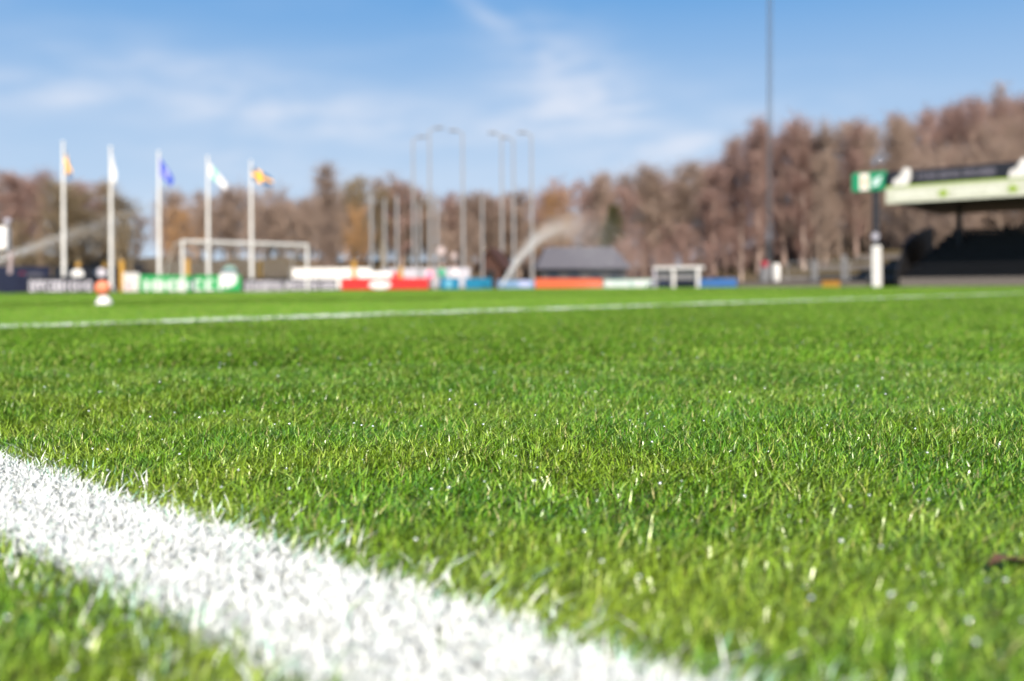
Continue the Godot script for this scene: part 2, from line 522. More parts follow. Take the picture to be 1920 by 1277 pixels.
func scatter(called: String, cs: float, density: float, width: float, tall: float, from: float, to: float, built: Dictionary, lined: Dictionary, label: String):
	var kinds := 5
	var spots := []
	for k in kinds: spots.append([])
	var reach := int(ceil((to if cs > 0.5 else 24.0) / cs)) + 1
	for j in range(-4, reach):
		for i in range(-reach, reach + 1):
			var cx := (i + 0.5) * cs; var cz := (j + 0.5) * cs     # cz counts away from the camera
			var r := maxf(absf(cx), cz)
			var inner := cz - cs * 0.5 < from and absf(cx) < from
			if cs == 0.5:
				if cx > -2.25 and cx < 2.5 and cz > -0.5 and cz < 2.75: continue
				if lined.has(Vector2i(i, j)): continue
				if cz > 7.5 or absf(cx) > 5.5:
					var pi := floori(i / 2.0) * 2; var pj := floori(j / 2.0) * 2
					if not (lined.has(Vector2i(pi, pj)) or lined.has(Vector2i(pi + 1, pj)) or lined.has(Vector2i(pi, pj + 1)) or lined.has(Vector2i(pi + 1, pj + 1))): continue
			elif cs == 1.0:
				if cz < 7.5 and cz > -2.0 and absf(cx) < 5.5: continue
				if cz > to or absf(cx) > 0.8 * cz + 4.0 or cz < -2.0: continue
				var clash := false
				for a in 2:
					for b in 2:
						if lined.has(Vector2i(i * 2 + a, j * 2 + b)): clash = true
				if clash:
					continue
			else:
				if cz < 22.5 and absf(cx) < 20.0: continue
				if absf(cx) > 0.75 * cz + 12.0 or cz < 0.0: continue
			if r > to and cs > 0.5: continue
			var p := Vector3(cx, 0, -cz)
			var u := p.dot(U); var v := p.dot(V)
			if u > 68.5 or v > 53.0: continue
			var f := lean_field(cx, -cz, v) * 0.85
			var a := floorf(rng.randf() * 4.0) * PI / 2
			var b := Basis(Vector3.UP, a)
			b = Basis(Vector3(1, 0, 0), Vector3(f.x, rng.randf_range(0.88, 1.1), f.y), Vector3(0, 0, 1)) * b
			var tone := 0.91 + 0.16 * drift.get_noise_2d(cx * 0.5, cz * 0.5) + rng.randf_range(-0.04, 0.04)
			spots[rng.randi() % kinds].append([Transform3D(b, Vector3(cx, gy(cx, -cz) - 0.002, -cz)), Color(tone, tone, tone)])
	# cells that the halfway line crosses but that are not half painted: fill the halves that are free
	for k in kinds:
		if spots[k].is_empty(): continue
		var t := Tuft.new()
		for q in int(cs * cs * density):
			var x := (rng.randf() - 0.5) * cs * 1.02; var z := (rng.randf() - 0.5) * cs * 1.02
			var h := tall * rng.randf_range(0.45, 1.15)
			var sp := rng.randf_range(0.1, 1.0) * tall * 0.95
			var dir := rng.randf() * TAU
			var lean := Vector2(cos(dir), sin(dir)) * sp
			t.blade(Vector3(x, 0, z), h, width * rng.randf_range(0.6, 1.3), dir + PI / 2 + rng.randf_range(-0.8, 0.8), lean, leaf_color(0.04))
		var mm := MultiMesh.new(); mm.transform_format = MultiMesh.TRANSFORM_3D; mm.use_colors = true
		mm.mesh = t.mesh(); mm.instance_count = spots[k].size()
		for q in spots[k].size():
			mm.set_instance_transform(q, spots[k][q][0]); mm.set_instance_color(q, spots[k][q][1])
		var o := MultiMeshInstance3D.new(); o.name = numbered(called); o.multimesh = mm; o.material_override = M.turf
		add_child(o, true)
		tag(o, label, "grass", called.replace("_", " "), "stuff")

# ---------------------------------------------------------------- hill
func hill_y(p: Vector3) -> float:
	var u := p.dot(U); var v := p.dot(V)
	var a := smoothstep(80.0, 114.0, u) * (1.0 - smoothstep(46.0, 82.0, v)) * 7.0
	var b := smoothstep(62.0, 90.0, v) * 3.0
	return a + b

func make_hill():
	var s := Shape.new()
	var n := 110
	for j in n + 1:
		for i in n + 1:
			var p := Vector3(-130.0 + 300.0 * i / n, 0, -55.0 - 190.0 * j / n)
			p.y = hill_y(p) + 0.7 * bump.get_noise_2d(p.x * 0.12, p.z * 0.12)
			var u := p.dot(U); var v := p.dot(V)
			if u < 79.0 and v < 61.0: p.y = -0.35
			else: p.y += 0.1
			s.put(p, Vector3.UP)
	for j in n:
		for i in n:
			var p := j * (n + 1) + i
			s.i.append_array(PackedInt32Array([p, p + n + 1, p + 1, p + 1, p + n + 1, p + n + 2]))
	structure(obj("hill", s, M.dry_slope), "brown leaf covered slope under the bare trees")

# ---------------------------------------------------------------- the stand on the far side
func make_stand():
	var at := uv(70.0, 27.0)
	var t := thing("grandstand", "black roofed grandstand with cream fascia beside the wooded slope", "grandstand", at, TURN_SIDE)
	var L := 36.0
	obj("front_wall", a_box(Vector3(0.5, 0, -0.25), Vector3(L, 0.62, 0), 0.02), M.concrete, t)
	for k in 8:
		var y := 0.62 + 0.44 * k
		var z := -0.30 - 0.82 * k
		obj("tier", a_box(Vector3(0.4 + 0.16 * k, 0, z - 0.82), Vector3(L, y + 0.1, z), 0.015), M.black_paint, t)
		var row := Shape.new()
		var x := 0.75 + 0.16 * k
		while x < L - 0.5:
			row.box(Vector3(x, y + 0.10, z - 0.55), Vector3(x + 0.44, y + 0.50, z - 0.48), 0.02)
			row.box(Vector3(x, y + 0.40, z - 0.48), Vector3(x + 0.44, y + 0.46, z - 0.12), 0.02)
			x += 0.5
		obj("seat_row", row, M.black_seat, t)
	var side := Shape.new()
	var prof := [Vector2(0, 0), Vector2(0, 1.0), Vector2(-1.5, 3.1), Vector2(-3.6, 3.9), Vector2(-7.2, 4.5), Vector2(-7.2, 0)]
	for k in range(1, 5):
		for x in [0.22, 0.38]:
			var a := Vector3(x, prof[0].y, prof[0].x); var b := Vector3(x, prof[k].y, prof[k].x); var c := Vector3(x, prof[k + 1].y, prof[k + 1].x)
			if x < 0.3: side.tri(a, b, c)
			else: side.tri(a, c, b)
	for k in 6:
		var a: Vector2 = prof[k]; var b: Vector2 = prof[(k + 1) % 6]
		side.quad(Vector3(0.22, a.y, a.x), Vector3(0.38, a.y, a.x), Vector3(0.38, b.y, b.x), Vector3(0.22, b.y, b.x))
	obj("side_panel", side, M.black_paint, t)
	var roof := Shape.new()
	roof.hexa([Vector3(0.5, 5.75, 1.45), Vector3(L, 5.75, 1.45), Vector3(L, 5.45, -8.5), Vector3(0.5, 5.45, -8.5)], [Vector3(0.5, 6.85, 1.45), Vector3(L, 6.85, 1.45), Vector3(L, 5.85, -8.5), Vector3(0.5, 5.85, -8.5)])
	obj("roof", roof, M.black_paint, t)
	# front: a cream board below, a black one above, with print
	var f := obj("cream_fascia", a_box(Vector3(0.2, 5.72, 1.46), Vector3(L, 6.82, 1.62), 0.02), M.cream_fascia, t)
	var trim := Shape.new()
	trim.box(Vector3(0.2, 6.822, 1.47), Vector3(L, 6.92, 1.63), 0.01)
	obj("lime_trim", trim, M.lime, f)
	for x in [4.05, 8.35, 12.65, 16.95]:
		var leaf := Shape.new()
		for k in 5:
			var a := -0.9 + 0.45 * k
			var tip := Vector3(x + sin(a) * 0.42, 6.02 + cos(a) * 0.52, 1.634)
			var w := Vector3(cos(a), -sin(a), 0) * 0.11
			var mid := Vector3(x + sin(a) * 0.22, 6.02 + cos(a) * 0.26, 1.634)
			leaf.quad(Vector3(x, 5.95, 1.634), mid - w, tip, mid + w)
		obj("leaf_emblem", leaf, M.lime, f)
	var text := Shape.new()
	glyph_run(text, 0.7, 3.4, 6.08, 0.36, 1.626, 0.16, 0.62)
	glyph_run(text, 4.8, 7.8, 6.08, 0.36, 1.626, 0.16, 0.62)
	text_part(text, "lettering", Color(0.70, 0.72, 0.66), f)
	var g := obj("black_fascia", a_box(Vector3(0.2, 6.95, 1.30), Vector3(L, 7.95, 1.50), 0.02), M.black_board, t)
	var word := Shape.new()
	glyph_run(word, 2.35, 7.25, 7.22, 0.46, 1.506, 0.17, 0.55)
	text_part(word, "lettering", Color(0.22, 0.21, 0.27), g)
	for x in [1.3, 8.7, 16.0]:
		var logo := Shape.new()
		var shape := [Vector2(-0.62, 0.0), Vector2(0.42, 0.0), Vector2(0.62, 0.5), Vector2(0.56, 1.12), Vector2(0.22, 1.22), Vector2(0.02, 0.72), Vector2(-0.52, 0.46)]
		for k in range(1, 6):
			logo.tri(Vector3(x + shape[0].x, 6.93 + shape[0].y, 1.67), Vector3(x + shape[k + 1].x, 6.93 + shape[k + 1].y, 1.67), Vector3(x + shape[k].x, 6.93 + shape[k].y, 1.67))
		for k in 7:
			var p: Vector2 = shape[k]; var q: Vector2 = shape[(k + 1) % 7]
			logo.quad(Vector3(x + p.x, 6.93 + p.y, 1.505), Vector3(x + q.x, 6.93 + q.y, 1.505), Vector3(x + q.x, 6.93 + q.y, 1.67), Vector3(x + p.x, 6.93 + p.y, 1.67))
		obj("emblem", logo, M.white_board, g)
	for x in [3.0, 12.0, 21.0, 30.0]:
		obj("column", a_box(Vector3(x - 0.15, 0.62, -5.0), Vector3(x + 0.15, 5.6, -4.7), 0.02), M.dark_steel, t)
	# the sign at the end, on its own post
	var s := thing("scoreboard_sign", "green sign with white emblems on a post at the grandstand end", "sign", at, TURN_SIDE)
	var panel := obj("panel", a_box(Vector3(-2.35, 6.75, 1.0), Vector3(0.1, 8.05, 1.25), 0.02), M.sign_green, s)
	var em := Shape.new()
	em.color = Color(0.78, 0.72, 0.68)
	em.quad(Vector3(-1.78, 6.82, 1.256), Vector3(-1.78, 7.98, 1.256), Vector3(-1.12, 7.98, 1.256), Vector3(-1.12, 6.82, 1.256))
	em.color = Color(0.60, 0.42, 0.28)
	em.quad(Vector3(-1.60, 7.05, 1.259), Vector3(-1.60, 7.75, 1.259), Vector3(-1.32, 7.75, 1.259), Vector3(-1.32, 7.05, 1.259))
	em.color = Color(0.50, 0.62, 0.62)
	em.quad(Vector3(-0.95, 7.0, 1.256), Vector3(-0.80, 7.55, 1.256), Vector3(-0.15, 7.8, 1.256), Vector3(-0.42, 7.1, 1.256))
	obj("emblem", em, M.print, panel)
	obj("upper_post", a_box(Vector3(-0.92, 2.9, 0.9), Vector3(-0.50, 6.75, 1.15), 0.02), M.dark_steel, s)
	obj("lower_post", a_box(Vector3(-0.98, 0, 0.84), Vector3(-0.42, 2.9, 1.21), 0.03), M.white_paint, s)
	var disc := Shape.new(); disc.tube([Vector3(-0.71, 3.55, 1.152), Vector3(-0.71, 3.55, 1.2)], [0.28, 0.28], 14)
	obj("disc", disc, M.lilac_board, s)

# letters too blurred in the photograph to be read: runs of upright strokes and bars of letter size
func glyph_run(s: Shape, x0: float, x1: float, y: float, h: float, z: float, step: float, fill: float):
	var x := x0
	while x < x1:
		var w := step * fill * rng.randf_range(0.75, 1.3)
		var bar := w * 0.36
		var kind := rng.randi() % 4
		s.quad(Vector3(x, y, z), Vector3(x, y + h, z), Vector3(x + bar, y + h, z), Vector3(x + bar, y, z))
		if kind != 3:
			s.quad(Vector3(x + bar, y + h * 0.8, z), Vector3(x + bar, y + h, z), Vector3(x + w, y + h, z), Vector3(x + w, y + h * 0.8, z))
		if kind == 1 or kind == 0:
			s.quad(Vector3(x + bar, y, z), Vector3(x + bar, y + h * 0.2, z), Vector3(x + w, y + h * 0.2, z), Vector3(x + w, y, z))
		if kind >= 1:
			s.quad(Vector3(x + w - bar * 0.8, y + h * 0.2, z), Vector3(x + w - bar * 0.8, y + h * 0.8, z), Vector3(x + w, y + h * 0.8, z), Vector3(x + w, y + h * 0.2, z))
		x += step * (1.0 if rng.randf() > 0.12 else 1.8)

func text_part(s: Shape, called: String, col: Color, parent: Node):
	for k in s.c.size(): s.c[k] = col
	obj(called, s, M.print, parent).set_meta("kind", "stuff")

# ---------------------------------------------------------------- terraced bank left of the stand
func make_terrace():
	var t := thing("terraced_bank", "low brown terraced bank with long earth steps beside the grandstand", "terrace", uv(73.0, 43.0), TURN_SIDE)
	for k in 7:
		var y := 0.5 + 0.42 * k
		var z := -0.2 - 1.35 * k
		obj("step", a_box(Vector3(1.6 + 1.5 * k, -0.1, z - 1.35), Vector3(15.4, y, z), 0.03), M.step_earth if k % 2 == 0 else M.concrete, t)
	var w := thing("kerb_wall", "low dark wall running along the far side of the pitch", "wall", uv(69.2, 39.5), TURN_SIDE)
	obj("wall_panel", a_box(Vector3(-1.0, 0, -0.2), Vector3(11.6, 0.40, 0.0), 0.02), M.concrete, w)
	obj("coping", a_box(Vector3(-1.0, 0.402, -0.24), Vector3(11.6, 0.46, 0.04), 0.015), M.dark_steel, w)
	for px in [1527.0, 1583.0]:
		var q := on_side(px, 71.0)
		var p := thing("concrete_post", "square grey concrete post in front of the terraced bank", "post", uv(q.x, q.y), TURN_SIDE, "concrete posts at the terrace")
		obj("shaft", a_box(Vector3(-0.16, 0, -0.16), Vector3(0.16, 2.0 if px < 1550 else 2.3, 0.16), 0.03), M.grey_post, p)
		obj("cap", a_box(Vector3(-0.2, (2.0 if px < 1550 else 2.3) + 0.002, -0.2), Vector3(0.2, (2.0 if px < 1550 else 2.3) + 0.08, 0.2), 0.02), M.grey_post, p)
	var ra := on_side(1478.0, 71.0); var rb := on_side(1655.0, 71.0)
	var rail := thing("handrail", "thin grey handrail linking the concrete posts before the terraced bank", "railing", uv(ra.x, ra.y), TURN_SIDE)
	var long := ra.distance_to(rb)
	for y in [0.75, 1.35, 1.9]:
		obj("rail", a_tube([Vector3(0, y, 0.2), Vector3(long, y, 0.2)], [0.035, 0.035], 8), M.galvanised, rail)
	for k in 4:
		obj("upright", a_tube([Vector3(long * k / 3.0, 0, 0.2), Vector3(long * k / 3.0, 1.95, 0.2)], [0.04, 0.04], 8), M.galvanised, rail)
	var b := on_side(1558.0, 68.4)
	var o := thing("ochre_box", "ochre yellow equipment box standing before the low dark wall", "box", uv(b.x, b.y), TURN_SIDE)
	obj("body", a_box(Vector3(-0.55, 0, -0.3), Vector3(0.55, 0.42, 0.3), 0.03), M.ochre, o)
	obj("lid", a_box(Vector3(-0.58, 0.422, -0.33), Vector3(0.58, 0.50, 0.33), 0.02), M.ochre, o)

# ---------------------------------------------------------------- goal
func make_goal():
	var g := thing("football_goal", "white football goal with net standing behind the green board's row", "goal", uv(25.1, 44.0), TURN)
	var W := 7.32
	for x in [0.0, W]:
		obj("post", a_tube([Vector3(x, 0, 0), Vector3(x, 2.44, 0)], [0.066, 0.066], 14), M.white_paint, g)
	obj("crossbar", a_tube([Vector3(-0.06, 2.5, 0), Vector3(W + 0.06, 2.5, 0)], [0.066, 0.066], 14), M.white_paint, g)
	for x in [0.0, W]:
		obj("net_support", a_tube([Vector3(x, 2.5, 0), Vector3(x, 2.38, -0.8), Vector3(x, 1.2, -1.5), Vector3(x, 0.03, -2.0)], [0.022, 0.022, 0.022, 0.022], 8), M.white_paint, g)
	obj("ground_bar", a_tube([Vector3(0, 0.03, -2.0), Vector3(W, 0.03, -2.0)], [0.022, 0.022], 8), M.white_paint, g)
	var net := Shape.new()
	var path := [Vector3(0, 2.5, 0), Vector3(0, 2.38, -0.8), Vector3(0, 1.2, -1.5), Vector3(0, 0.03, -2.0)]
	var n := 50
	for k in n + 1:
		var x := W * k / n
		var pts := []
		for p in path: pts.append(p + Vector3(x, 0, 0))
		net.tube(pts, [0.003, 0.003, 0.003, 0.003], 3, false)
	for seg in 3:
		for q in 6:
			var a: Vector3 = path[seg].lerp(path[seg + 1], (q + 0.5) / 6.0)
			net.tube([a, a + Vector3(W, -0.02, 0)], [0.003, 0.003], 3, false)
	for x in [0.0, W]:
		for q in 14:
			var y := 2.4 * q / 14.0 + 0.05
			var zz := -2.0 + 0.5 * clampf(y / 1.2, 0, 1) + 0.7 * clampf((y - 1.2) / 1.18, 0, 1)
			net.tube([Vector3(x, y, 0), Vector3(x, y, zz)], [0.003, 0.003], 3, false)
	var no := obj("net", net, M.net_cord, g); no.set_meta("kind", "stuff")

# ---------------------------------------------------------------- flagpoles and flags
func make_flagpoles():
	var data := [
		[120.0, "cross", 0.85, 1.2, "blue and yellow cross flag hanging limp on the first pole of the row", 1.25],
		[209.0, "white", 0.62, 1.5, "plain white flag drooping from a pole between two coloured flags", 1.38],
		[299.0, "blue", 1.05, 1.0, "royal blue flag with a pale middle streaming from its white pole", 0.95],
		[391.0, "green", 1.35, 0.75, "white flag with a green band trailing low in the wind", 0.85],
		[472.0, "cross", 1.25, 0.85, "blue and yellow cross flag flying out above the goal", 0.5]]
	for k in 5:
		var d: Array = data[k]
		var q := on_row(d[0], 52.0)
		var at := uv(q.x, q.y)
		var p := thing("flagpole", "tall white flagpole carrying the " + ["limp blue and yellow cross flag", "plain white flag", "royal blue flag", "green banded white flag", "outstretched blue and yellow cross flag"][k], "flagpole", at, TURN, "five flagpoles behind the goal")
		obj("base", a_box(Vector3(-0.18, 0, -0.18), Vector3(0.18, 0.25, 0.18), 0.03), M.grey_post, p)
		obj("shaft", a_tube([Vector3(0, 0.25, 0), Vector3(0, 4.0, 0), Vector3(0, 7.75, 0)], [0.105, 0.09, 0.06], 12), M.white_paint, p)
		var knob := Shape.new(); knob.lathe(Vector3(0, 7.75, 0), [Vector2(0.0, 0.0), Vector2(0.07, 0.03), Vector2(0.09, 0.09), Vector2(0.06, 0.15), Vector2(0.0, 0.17)], 10)
		obj("finial", knob, M.white_paint, p)
		flag(d[1], at + Vector3(0, 7.55, 0), d[2], d[3], d[5], d[4], k)

func flag(kind: String, top: Vector3, fly: float, hoist: float, droop: float, label: String, k: int):
	var s := Shape.new()
	var nx := 22; var ny := 14
	var wide := Vector3(1, 0, 0.15).normalized()
	var out := wide * cos(droop) + Vector3.DOWN * sin(droop)
	for j in ny + 1:
		for i in nx + 1:
			var a := float(i) / nx; var b := float(j) / ny
			var c := Color(0.55, 0.55, 0.58)
			if kind == "cross": c = Color(0.85, 0.42, 0.02) if absf(a - 0.36) < 0.11 or absf(b - 0.5) < 0.11 else Color(0.008, 0.07, 0.18)
			elif kind == "blue": c = Color(0.32, 0.32, 0.55) if absf(a - 0.5) < 0.12 and absf(b - 0.5) < 0.3 else Color(0.025, 0.06, 0.40)
			elif kind == "green": c = Color(0.20, 0.52, 0.36) if a > 0.22 and a < 0.5 else c
			s.color = c
			var wave := sin(a * 7.0 + b * 2.2 + k) * 0.10 * a
			var p := top + Vector3(0.07, 0, 0) + out * (fly * 1.08 * a) + Vector3.DOWN * (hoist * b * (1.0 - 0.3 * a)) + Vector3(0.25, 0, 1) * wave + wide * (0.14 * sin(b * PI) * a)
			s.put(p - top, Vector3(0.3, 0, 1).normalized())
	for j in ny:
		for i in nx:
			var p := j * (nx + 1) + i
			s.i.append_array(PackedInt32Array([p, p + 1, p + nx + 1, p + 1, p + nx + 2, p + nx + 1]))
	var o := obj("flag", s, M.cloth)
	o.position = top
	tag(o, label, "flag")

# ---------------------------------------------------------------- advertising boards
func board(px0: float, px1: float, v: float, h: float, m: Material, label: String, group := "boards round the pitch", side := false) -> Node3D:
	var a := on_side(px0, v) if side else on_row(px0, v)
	var b := on_side(px1, v) if side else on_row(px1, v)
	var w := a.distance_to(b)
	var t := thing("advertising_board", label, "board", uv(a.x, a.y), TURN_SIDE if side else TURN, group)
	obj("panel", a_box(Vector3(0, 0.06, -0.05), Vector3(w, h, 0), 0.012), m, t)
	var n := maxi(2, int(w / 2.0) + 1)
	for k in n:
		var x := lerpf(0.12, w - 0.12, float(k) / (n - 1))
		var s := Shape.new()
		s.tube([Vector3(x, 0, -0.02), Vector3(x, 0.07, -0.02)], [0.02, 0.02], 6)
		s.tube([Vector3(x, h * 0.8, -0.055), Vector3(x, 0.0, -0.5)], [0.02, 0.02], 6)
		obj("foot", s, M.dark_steel, t)
	t.set_meta("wide", w)
	return t

func letters(t: Node3D, x0: float, x1: float, y0: float, y1: float, col: Color, step := 0.3, fill := 0.85):
	var w: float = t.get_meta("wide")
	var s := Shape.new()
	glyph_run(s, w * x0, w * x1, y0, y1 - y0, 0.005, step, fill)
	text_part(s, "lettering", col, t.get_node("panel"))

func blot(t: Node3D, called: String, x: float, y: float, rx: float, ry: float, col: Color, z := 0.008):
	var w: float = t.get_meta("wide")
	var s := Shape.new(); s.color = col
	for k in 20:
		var a := TAU * k / 20; var b := TAU * (k + 1) / 20
		s.tri(Vector3(w * x, y, z), Vector3(w * x + rx * cos(b), y + ry * sin(b), z), Vector3(w * x + rx * cos(a), y + ry * sin(a), z))
	obj(called, s, M.print, t.get_node("panel"))

func make_boards():
	var white := Color(0.80, 0.79, 0.80)
	var lilac := Color(0.56, 0.53, 0.60)
	var t := board(-120, 50, 47.2, 0.92, M.navy_board, "plain navy board at the end of the row beside the pink post")
	t = board(52, 172, 46.6, 0.80, M.black_board, "black board with a line of pale blurred lettering near the orange ball")
	letters(t, 0.02, 0.97, 0.12, 0.60, lilac, 0.24, 0.95)
	t = board(100, 232, 55.5, 1.45, M.black_board, "tall black board with white patches behind the first flagpoles")
	blot(t, "white_emblem", 0.33, 1.05, 0.36, 0.28, white)
	blot(t, "lilac_emblem", 0.66, 1.15, 0.36, 0.24, lilac)
	t = board(-60, 95, 57.0, 1.5, M.navy_board, "tall navy banner with a small red patch behind the pink post")
	blot(t, "red_patch", 0.64, 0.95, 0.26, 0.20, Color(0.25, 0.02, 0.04))
	blot(t, "grey_patch", 0.80, 0.98, 0.5, 0.18, Color(0.08, 0.08, 0.11))
	t = board(232, 262, 45.8, 0.98, M.white_board, "narrow white board with a pink patch at the end of the green one")
	blot(t, "pink_patch", 0.3, 0.35, 0.14, 0.22, Color(0.62, 0.38, 0.42))
	t = board(263, 452, 45.4, 0.86, M.green_board, "long bright green board with bold white lettering")
	letters(t, 0.04, 0.80, 0.10, 0.62, white, 0.42, 1.0)
	blot(t, "white_emblem", 0.86, 0.72, 0.52, 0.46, white, 0.012)
	var hump := Shape.new()
	hump.tube([Vector3(4.92, 0.9, -0.052), Vector3(4.92, 0.9, -0.012)], [0.48, 0.48], 20)
	obj("round_emblem_board", hump, M.mint_board, t)
	t = board(456, 632, 47.0, 0.72, M.black_board, "black board with dense pale lettering under the goal's right post")
	letters(t, 0.02, 0.98, 0.10, 0.58, lilac, 0.26, 0.95)
	t = board(640, 804, 48.0, 0.78, M.red_board, "bright red board with a white oval in its middle")
	blot(t, "white_oval", 0.42, 0.36, 0.92, 0.26, white)
	t = board(826, 862, 49.0, 0.82, M.teal_board, "short teal blue board beside the red one")
	blot(t, "pale_patch", 0.42, 0.42, 0.3, 0.28, Color(0.18, 0.45, 0.62))
	t = board(872, 922, 49.0, 0.80, M.teal_board, "teal blue board with a dark lower corner next to the water jet")
	blot(t, "dark_patch", 0.75, 0.25, 0.5, 0.14, Color(0.01, 0.12, 0.2))
	t = board(934, 1002, 50.0, 0.68, M.pale_blue_board, "pale blue board behind the foot of the water jet")
	blot(t, "lilac_patch", 0.72, 0.4, 0.8, 0.25, Color(0.42, 0.46, 0.72))
	t = board(1004, 1130, 50.0, 0.78, M.orange_board, "long plain orange board in front of the grey hall")
	t = board(1132, 1234, 68.6, 0.72, M.mint_board, "pale mint and white board between the orange and the blue", "boards round the pitch", true)
	letters(t, 0.03, 0.95, 0.12, 0.6, white, 0.42, 0.9)
	t = board(1236, 1381, 68.6, 0.72, M.blue_board, "long plain blue board behind the white dugout", "boards round the pitch", true)
	for n in get_children():
		if n.has_meta("wide"): n.remove_meta("wide")

# ---------------------------------------------------------------- lamp posts and net posts
func make_lamp_posts():
	for d in [[772.0, 82.0, 12.4, 1], [803.0, 78.0, 12.5, 1], [865.0, 80.0, 12.6, -1], [938.0, 84.0, 13.0, -1], [960.0, 86.0, 12.9, -1], [994.0, 80.0, 12.4, -1]]:
		var at := bearing(d[0] + 4.0, d[1])
		var t := thing("lamp_post", "tall thin grey lamp post with a small head above the trees", "lamp post", at, 0.0, "tall lamp posts in the middle distance")
		obj("base", a_box(Vector3(-0.2, 0, -0.2), Vector3(0.2, 0.3, 0.2), 0.03), M.concrete, t)
		obj("shaft", a_tube([Vector3(0, 0.3, 0), Vector3(0, d[2] * 0.5, 0), Vector3(0, d[2], 0)], [0.12, 0.10, 0.07], 12), M.galvanised, t)
		var arm := Shape.new(); arm.tube([Vector3(0, d[2] - 0.06, 0), Vector3(0.35 * d[3], d[2] + 0.1, 0), Vector3(0.75 * d[3], d[2] + 0.12, 0)], [0.05, 0.05, 0.045], 8)
		obj("arm", arm, M.galvanised, t)
		obj("lamp_head", a_box(Vector3(0.75 * d[3] - 0.36, d[2] + 0.08, -0.16), Vector3(0.75 * d[3] + 0.36, d[2] + 0.24, 0.16), 0.04), M.grey_post, t)
	for d in [[697.0, 74.0, 7.2], [722.0, 76.0, 6.9], [745.0, 74.0, 7.0], [820.0, 78.0, 7.2], [905.0, 80.0, 7.4], [787.0, 77.0, 6.6]]:
		var at := bearing(d[0], d[1])
		var t := thing("net_post", "slim grey ball stop post ending level with the tree tops", "post", at, 0.0, "ball stop posts in the middle distance")
		obj("shaft", a_tube([Vector3(0, 0, 0), Vector3(0, d[2], 0)], [0.10, 0.085], 10), M.galvanised, t)
		var cap := Shape.new(); cap.lathe(Vector3(0, d[2], 0), [Vector2(0.12, 0.0), Vector2(0.12, 0.05), Vector2(0.0, 0.09)], 10)
		obj("cap", cap, M.grey_post, t)
	# lattice mast rising out of the picture
	var m := thing("lattice_mast", "very tall dark lattice mast rising in front of the wood", "mast", bearing(1442.0, 92.0))
	var H := 46.0
	var corners := []
	for k in 3: corners.append(Vector3(cos(TAU * k / 3 + 0.4), 0, sin(TAU * k / 3 + 0.4)) * 0.22)
	for k in 3:
		obj("leg", a_tube([corners[k], corners[k] + Vector3(0.36, H, 0)], [0.034, 0.03], 6), M.mast_steel, m)
	var brace := Shape.new()
	var n := 54
	for q in n:
		var y0 := H * q / n; var y1 := H * (q + 1) / n
		for k in 3:
			brace.tube([corners[k] + Vector3(0.36 * y0 / H, y0, 0), corners[(k + 1) % 3] + Vector3(0.36 * y1 / H, y1, 0)], [0.014, 0.014], 4, false)
			brace.tube([corners[k] + Vector3(0.36 * y0 / H, y0, 0), corners[(k + 1) % 3] + Vector3(0.36 * y0 / H, y0, 0)], [0.012, 0.012], 4, false)
	obj("bracing", brace, M.mast_steel, m).set_meta("kind", "stuff")

